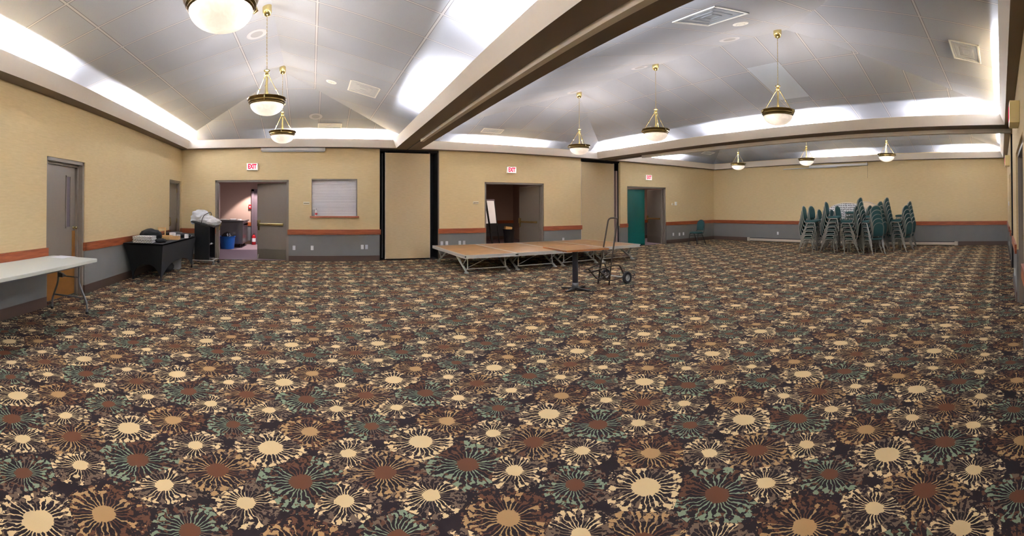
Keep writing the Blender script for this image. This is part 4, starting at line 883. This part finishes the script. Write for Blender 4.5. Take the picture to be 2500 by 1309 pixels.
# ------------------------------------------------------------------ banquet chairs
def chair_proto(name, steel, label, loc, rz):
    """seat front along +y; outer legs nest over the chair below"""
    t_ = thing(name, label, 'chair', loc, rz)
    def seat():
        m_ = MB(); n_ = 14; poly_ = []
        for k in range(28):
            a = 2 * PI * k / 28; c, s_ = math.cos(a), math.sin(a); e_ = .35
            poly_.append((.215 * math.copysign(abs(c) ** e_, c), .205 * math.copysign(abs(s_) ** e_, s_) + .02))
        L_ = [(.93, .435), (1, .45), (1, .475), (.94, .495), (.6, .505)]
        v = [(x * q, (y - .02) * q + .02, z) for q, z in L_ for x, y in poly_]; f = []
        for i in range(len(L_) - 1):
            for k in range(28): f.append((i * 28 + k, i * 28 + (k + 1) % 28, (i + 1) * 28 + (k + 1) % 28, (i + 1) * 28 + k))
        f += [tuple(range(28))[::-1], tuple(range((len(L_) - 1) * 28, len(L_) * 28))]; return m_.add(v, f)
    seat().build('seat', 'teal', t_, smooth=True)
    def outline(w0, z0, z1):
        p = [(-w0 * .92, z0), (w0 * .92, z0), (w0, z0 + .10), (w0, z1 - .16)]
        for k in range(1, 9): a = PI * k / 9 / 1.0; p.append((w0 * math.cos(a / 1.0), z1 - .16 + .16 * math.sin(a)))
        p += [(-w0, z1 - .16), (-w0, z0 + .10)]; return p
    def by(z): return -.205 - (z - .5) * .12
    ol = outline(.19, .55, .945); n_ = len(ol)
    v = []; 
    for q, off in ((.94, -.004), (1, .006), (1, .026), (.9, .045), (.5, .052)):
        for x, z in ol:
            zc = .745; zz = zc + (z - zc) * q; v.append((x * q, by(zz) + off, zz))
    f = []
    for i in range(4):
        for k in range(n_): f.append((i * n_ + k, i * n_ + (k + 1) % n_, (i + 1) * n_ + (k + 1) % n_, (i + 1) * n_ + k))
    f += [tuple(range(n_))[::-1], tuple(range(4 * n_, 5 * n_))]
    MB().add(v, f).build('backrest', 'teal', t_, smooth=True)
    # tube round the back, running down and under the seat on both sides
    path = [(-.20, .16, .43), (-.20, -.17, .43), (-.205, by(.55), .56), (-.205, by(.8), .80)]
    for k in range(0, 9): a = PI - PI * k / 8; path.append((.205 * math.cos(a), by(.80 + .155 * math.sin(a)), .80 + .155 * math.sin(a)))
    path += [(.205, by(.55), .56), (.20, -.17, .43), (.20, .16, .43)]
    MB().tube(arc(path, .05, 4), .0125, 6).build('back_frame', steel, t_, smooth=True)
    for s_ in (-1, 1): MB().tube(arc([(s_ * .235, .215, .0), (s_ * .225, .16, .425), (s_ * .225, -.07, .425), (s_ * .235, -.27, .0)], .06, 4), .015, 6).build('leg_frame', steel, t_, smooth=True)
    m_ = MB(); m_.tube([(-.225, .12, .36), (.225, .12, .36)], .008, 6); m_.tube([(-.225, -.10, .36), (.225, -.10, .36)], .008, 6)
    for s_ in (-1, 1): m_.tube([(s_ * .226, .175, .345), (s_ * .226, -.115, .345)], .007, 6)
    m_.build('stretcher', steel, t_, smooth=True); return t_
lone = chair_proto('banquet_chair', 'darksteel', 'single teal banquet chair with dark legs standing alone near the corner', (13.22, 11.0, 0), math.radians(83))
proto = chair_proto('banquet_chair', 'chairsteel', '', (0, 0, 0), 0)
used = [False]
DZ, DY = .130, .030
ORD = ['bottom chair', 'second chair up', 'third chair up', 'fourth chair up', 'fifth chair up', 'sixth chair up', 'seventh chair up', 'eighth chair up']
def stack(x, y, face, n, where):
    """face = heading of the seat front, degrees from +x"""
    rz = math.radians(face - 90); fx, fy = math.cos(math.radians(face)), math.sin(math.radians(face))
    for k in range(n):
        nm = 'top chair' if k == n - 1 else ORD[k]
        lab = '%s of the %s' % (nm, where); loc = (x + fx * DY * k, y + fy * DY * k, DZ * k); tilt = 0
        if not used[0]: o_ = proto; o_.location = loc; o_.rotation_euler = (0, 0, rz); used[0] = True
        else: o_ = dup(proto, loc, rz)
        o_['label'] = 'teal ' + lab; o_['group'] = 'stacked teal banquet chairs'
STK = [  # x, y, heading, count, where
    (12.78, 6.03, -78, 5, 'front stack nearest the lone chair'),
    (12.97, 5.36, -80, 6, 'six-high front stack second from the lone chair'),
    (12.84, 4.53, 96, 5, 'front stack before the lattice panel'),
    (12.83, 3.84, 55, 5, 'front stack showing its wide curved backs'),
    (13.74, 3.13, 72, 5, 'front stack nearest the side wall'),
    (14.56, 3.17, 84, 6, 'six-high stack behind the one nearest the side wall'),
    (14.21, 3.85, 84, 7, 'seven-high stack behind the wide curved backs'),
    (13.52, 3.91, 80, 6, 'six-high stack wedged against the wide curved backs'),
    (13.50, 4.55, 88, 7, 'seven-high stack at the lattice panel edge'),
    (14.16, 4.49, 84, 5, 'five-high stack hidden deep amid the group'),
    (13.50, 6.11, -92, 5, 'five-high stack just behind the one nearest the lone chair'),
    (14.50, 6.22, -85, 4, 'four-high back stack nearest the lone chair'),
    (14.21, 5.62, -88, 4, 'four-high back stack behind the six-high front one'),
    (13.52, 5.17, -92, 5, 'five-high stack covering the lattice panel end')]
for s_ in STK: stack(*s_)

# ------------------------------------------------------------------ curved panels behind the chairs
def curved_panel(name, loc, rz, w_, z0, z1, mat, label, thick=.03):
    n_ = 24; pts = [(-w_, z0), (w_, z0)] + [(w_ * math.cos(PI * k / n_), z1 - .30 + .30 * math.sin(PI * k / n_)) for k in range(n_ + 1)]
    v = [(x, -thick / 2, z) for x, z in pts] + [(x, thick / 2, z) for x, z in pts]; N_ = len(pts)
    f = [tuple(range(N_))[::-1], tuple(range(N_, 2 * N_))] + [(i, (i + 1) % N_, N_ + (i + 1) % N_, N_ + i) for i in range(N_)]
    t_ = thing(name, label, 'panel', loc, rz); o_ = MB().add(v, f).build('panel', mat, t_)
    uvl = o_.data.uv_layers.new(name='UV')
    for l_ in o_.data.loops: c = o_.data.vertices[l_.vertex_index].co; uvl.data[l_.index].uv = (c.x, c.z)
    rimp = [(x, 0, z) for x, z in pts[2:]]; MB().tube(rimp, .022, 8).build('rim', 'beige', t_, smooth=True)
    m_ = MB(); 
    for q in (-w_ * .8, w_ * .8): m_.tube([(q, 0, 0), (q, 0, z0 + .05)], .015, 6)
    build_each(m_, 'leg', 'chairsteel', t_); return t_
curved_panel('lattice_panel', (14.78, 5.42, 0), math.radians(-92), .74, .45, 1.57, 'lattice', 'white perforated lattice panel with a curved top standing behind the stacked chairs')
curved_panel('rounded_panel', (15.15, 4.85, 0), math.radians(-92), .52, .45, 1.60, 'sand', 'beige round-topped panel behind the lattice panel and chairs')
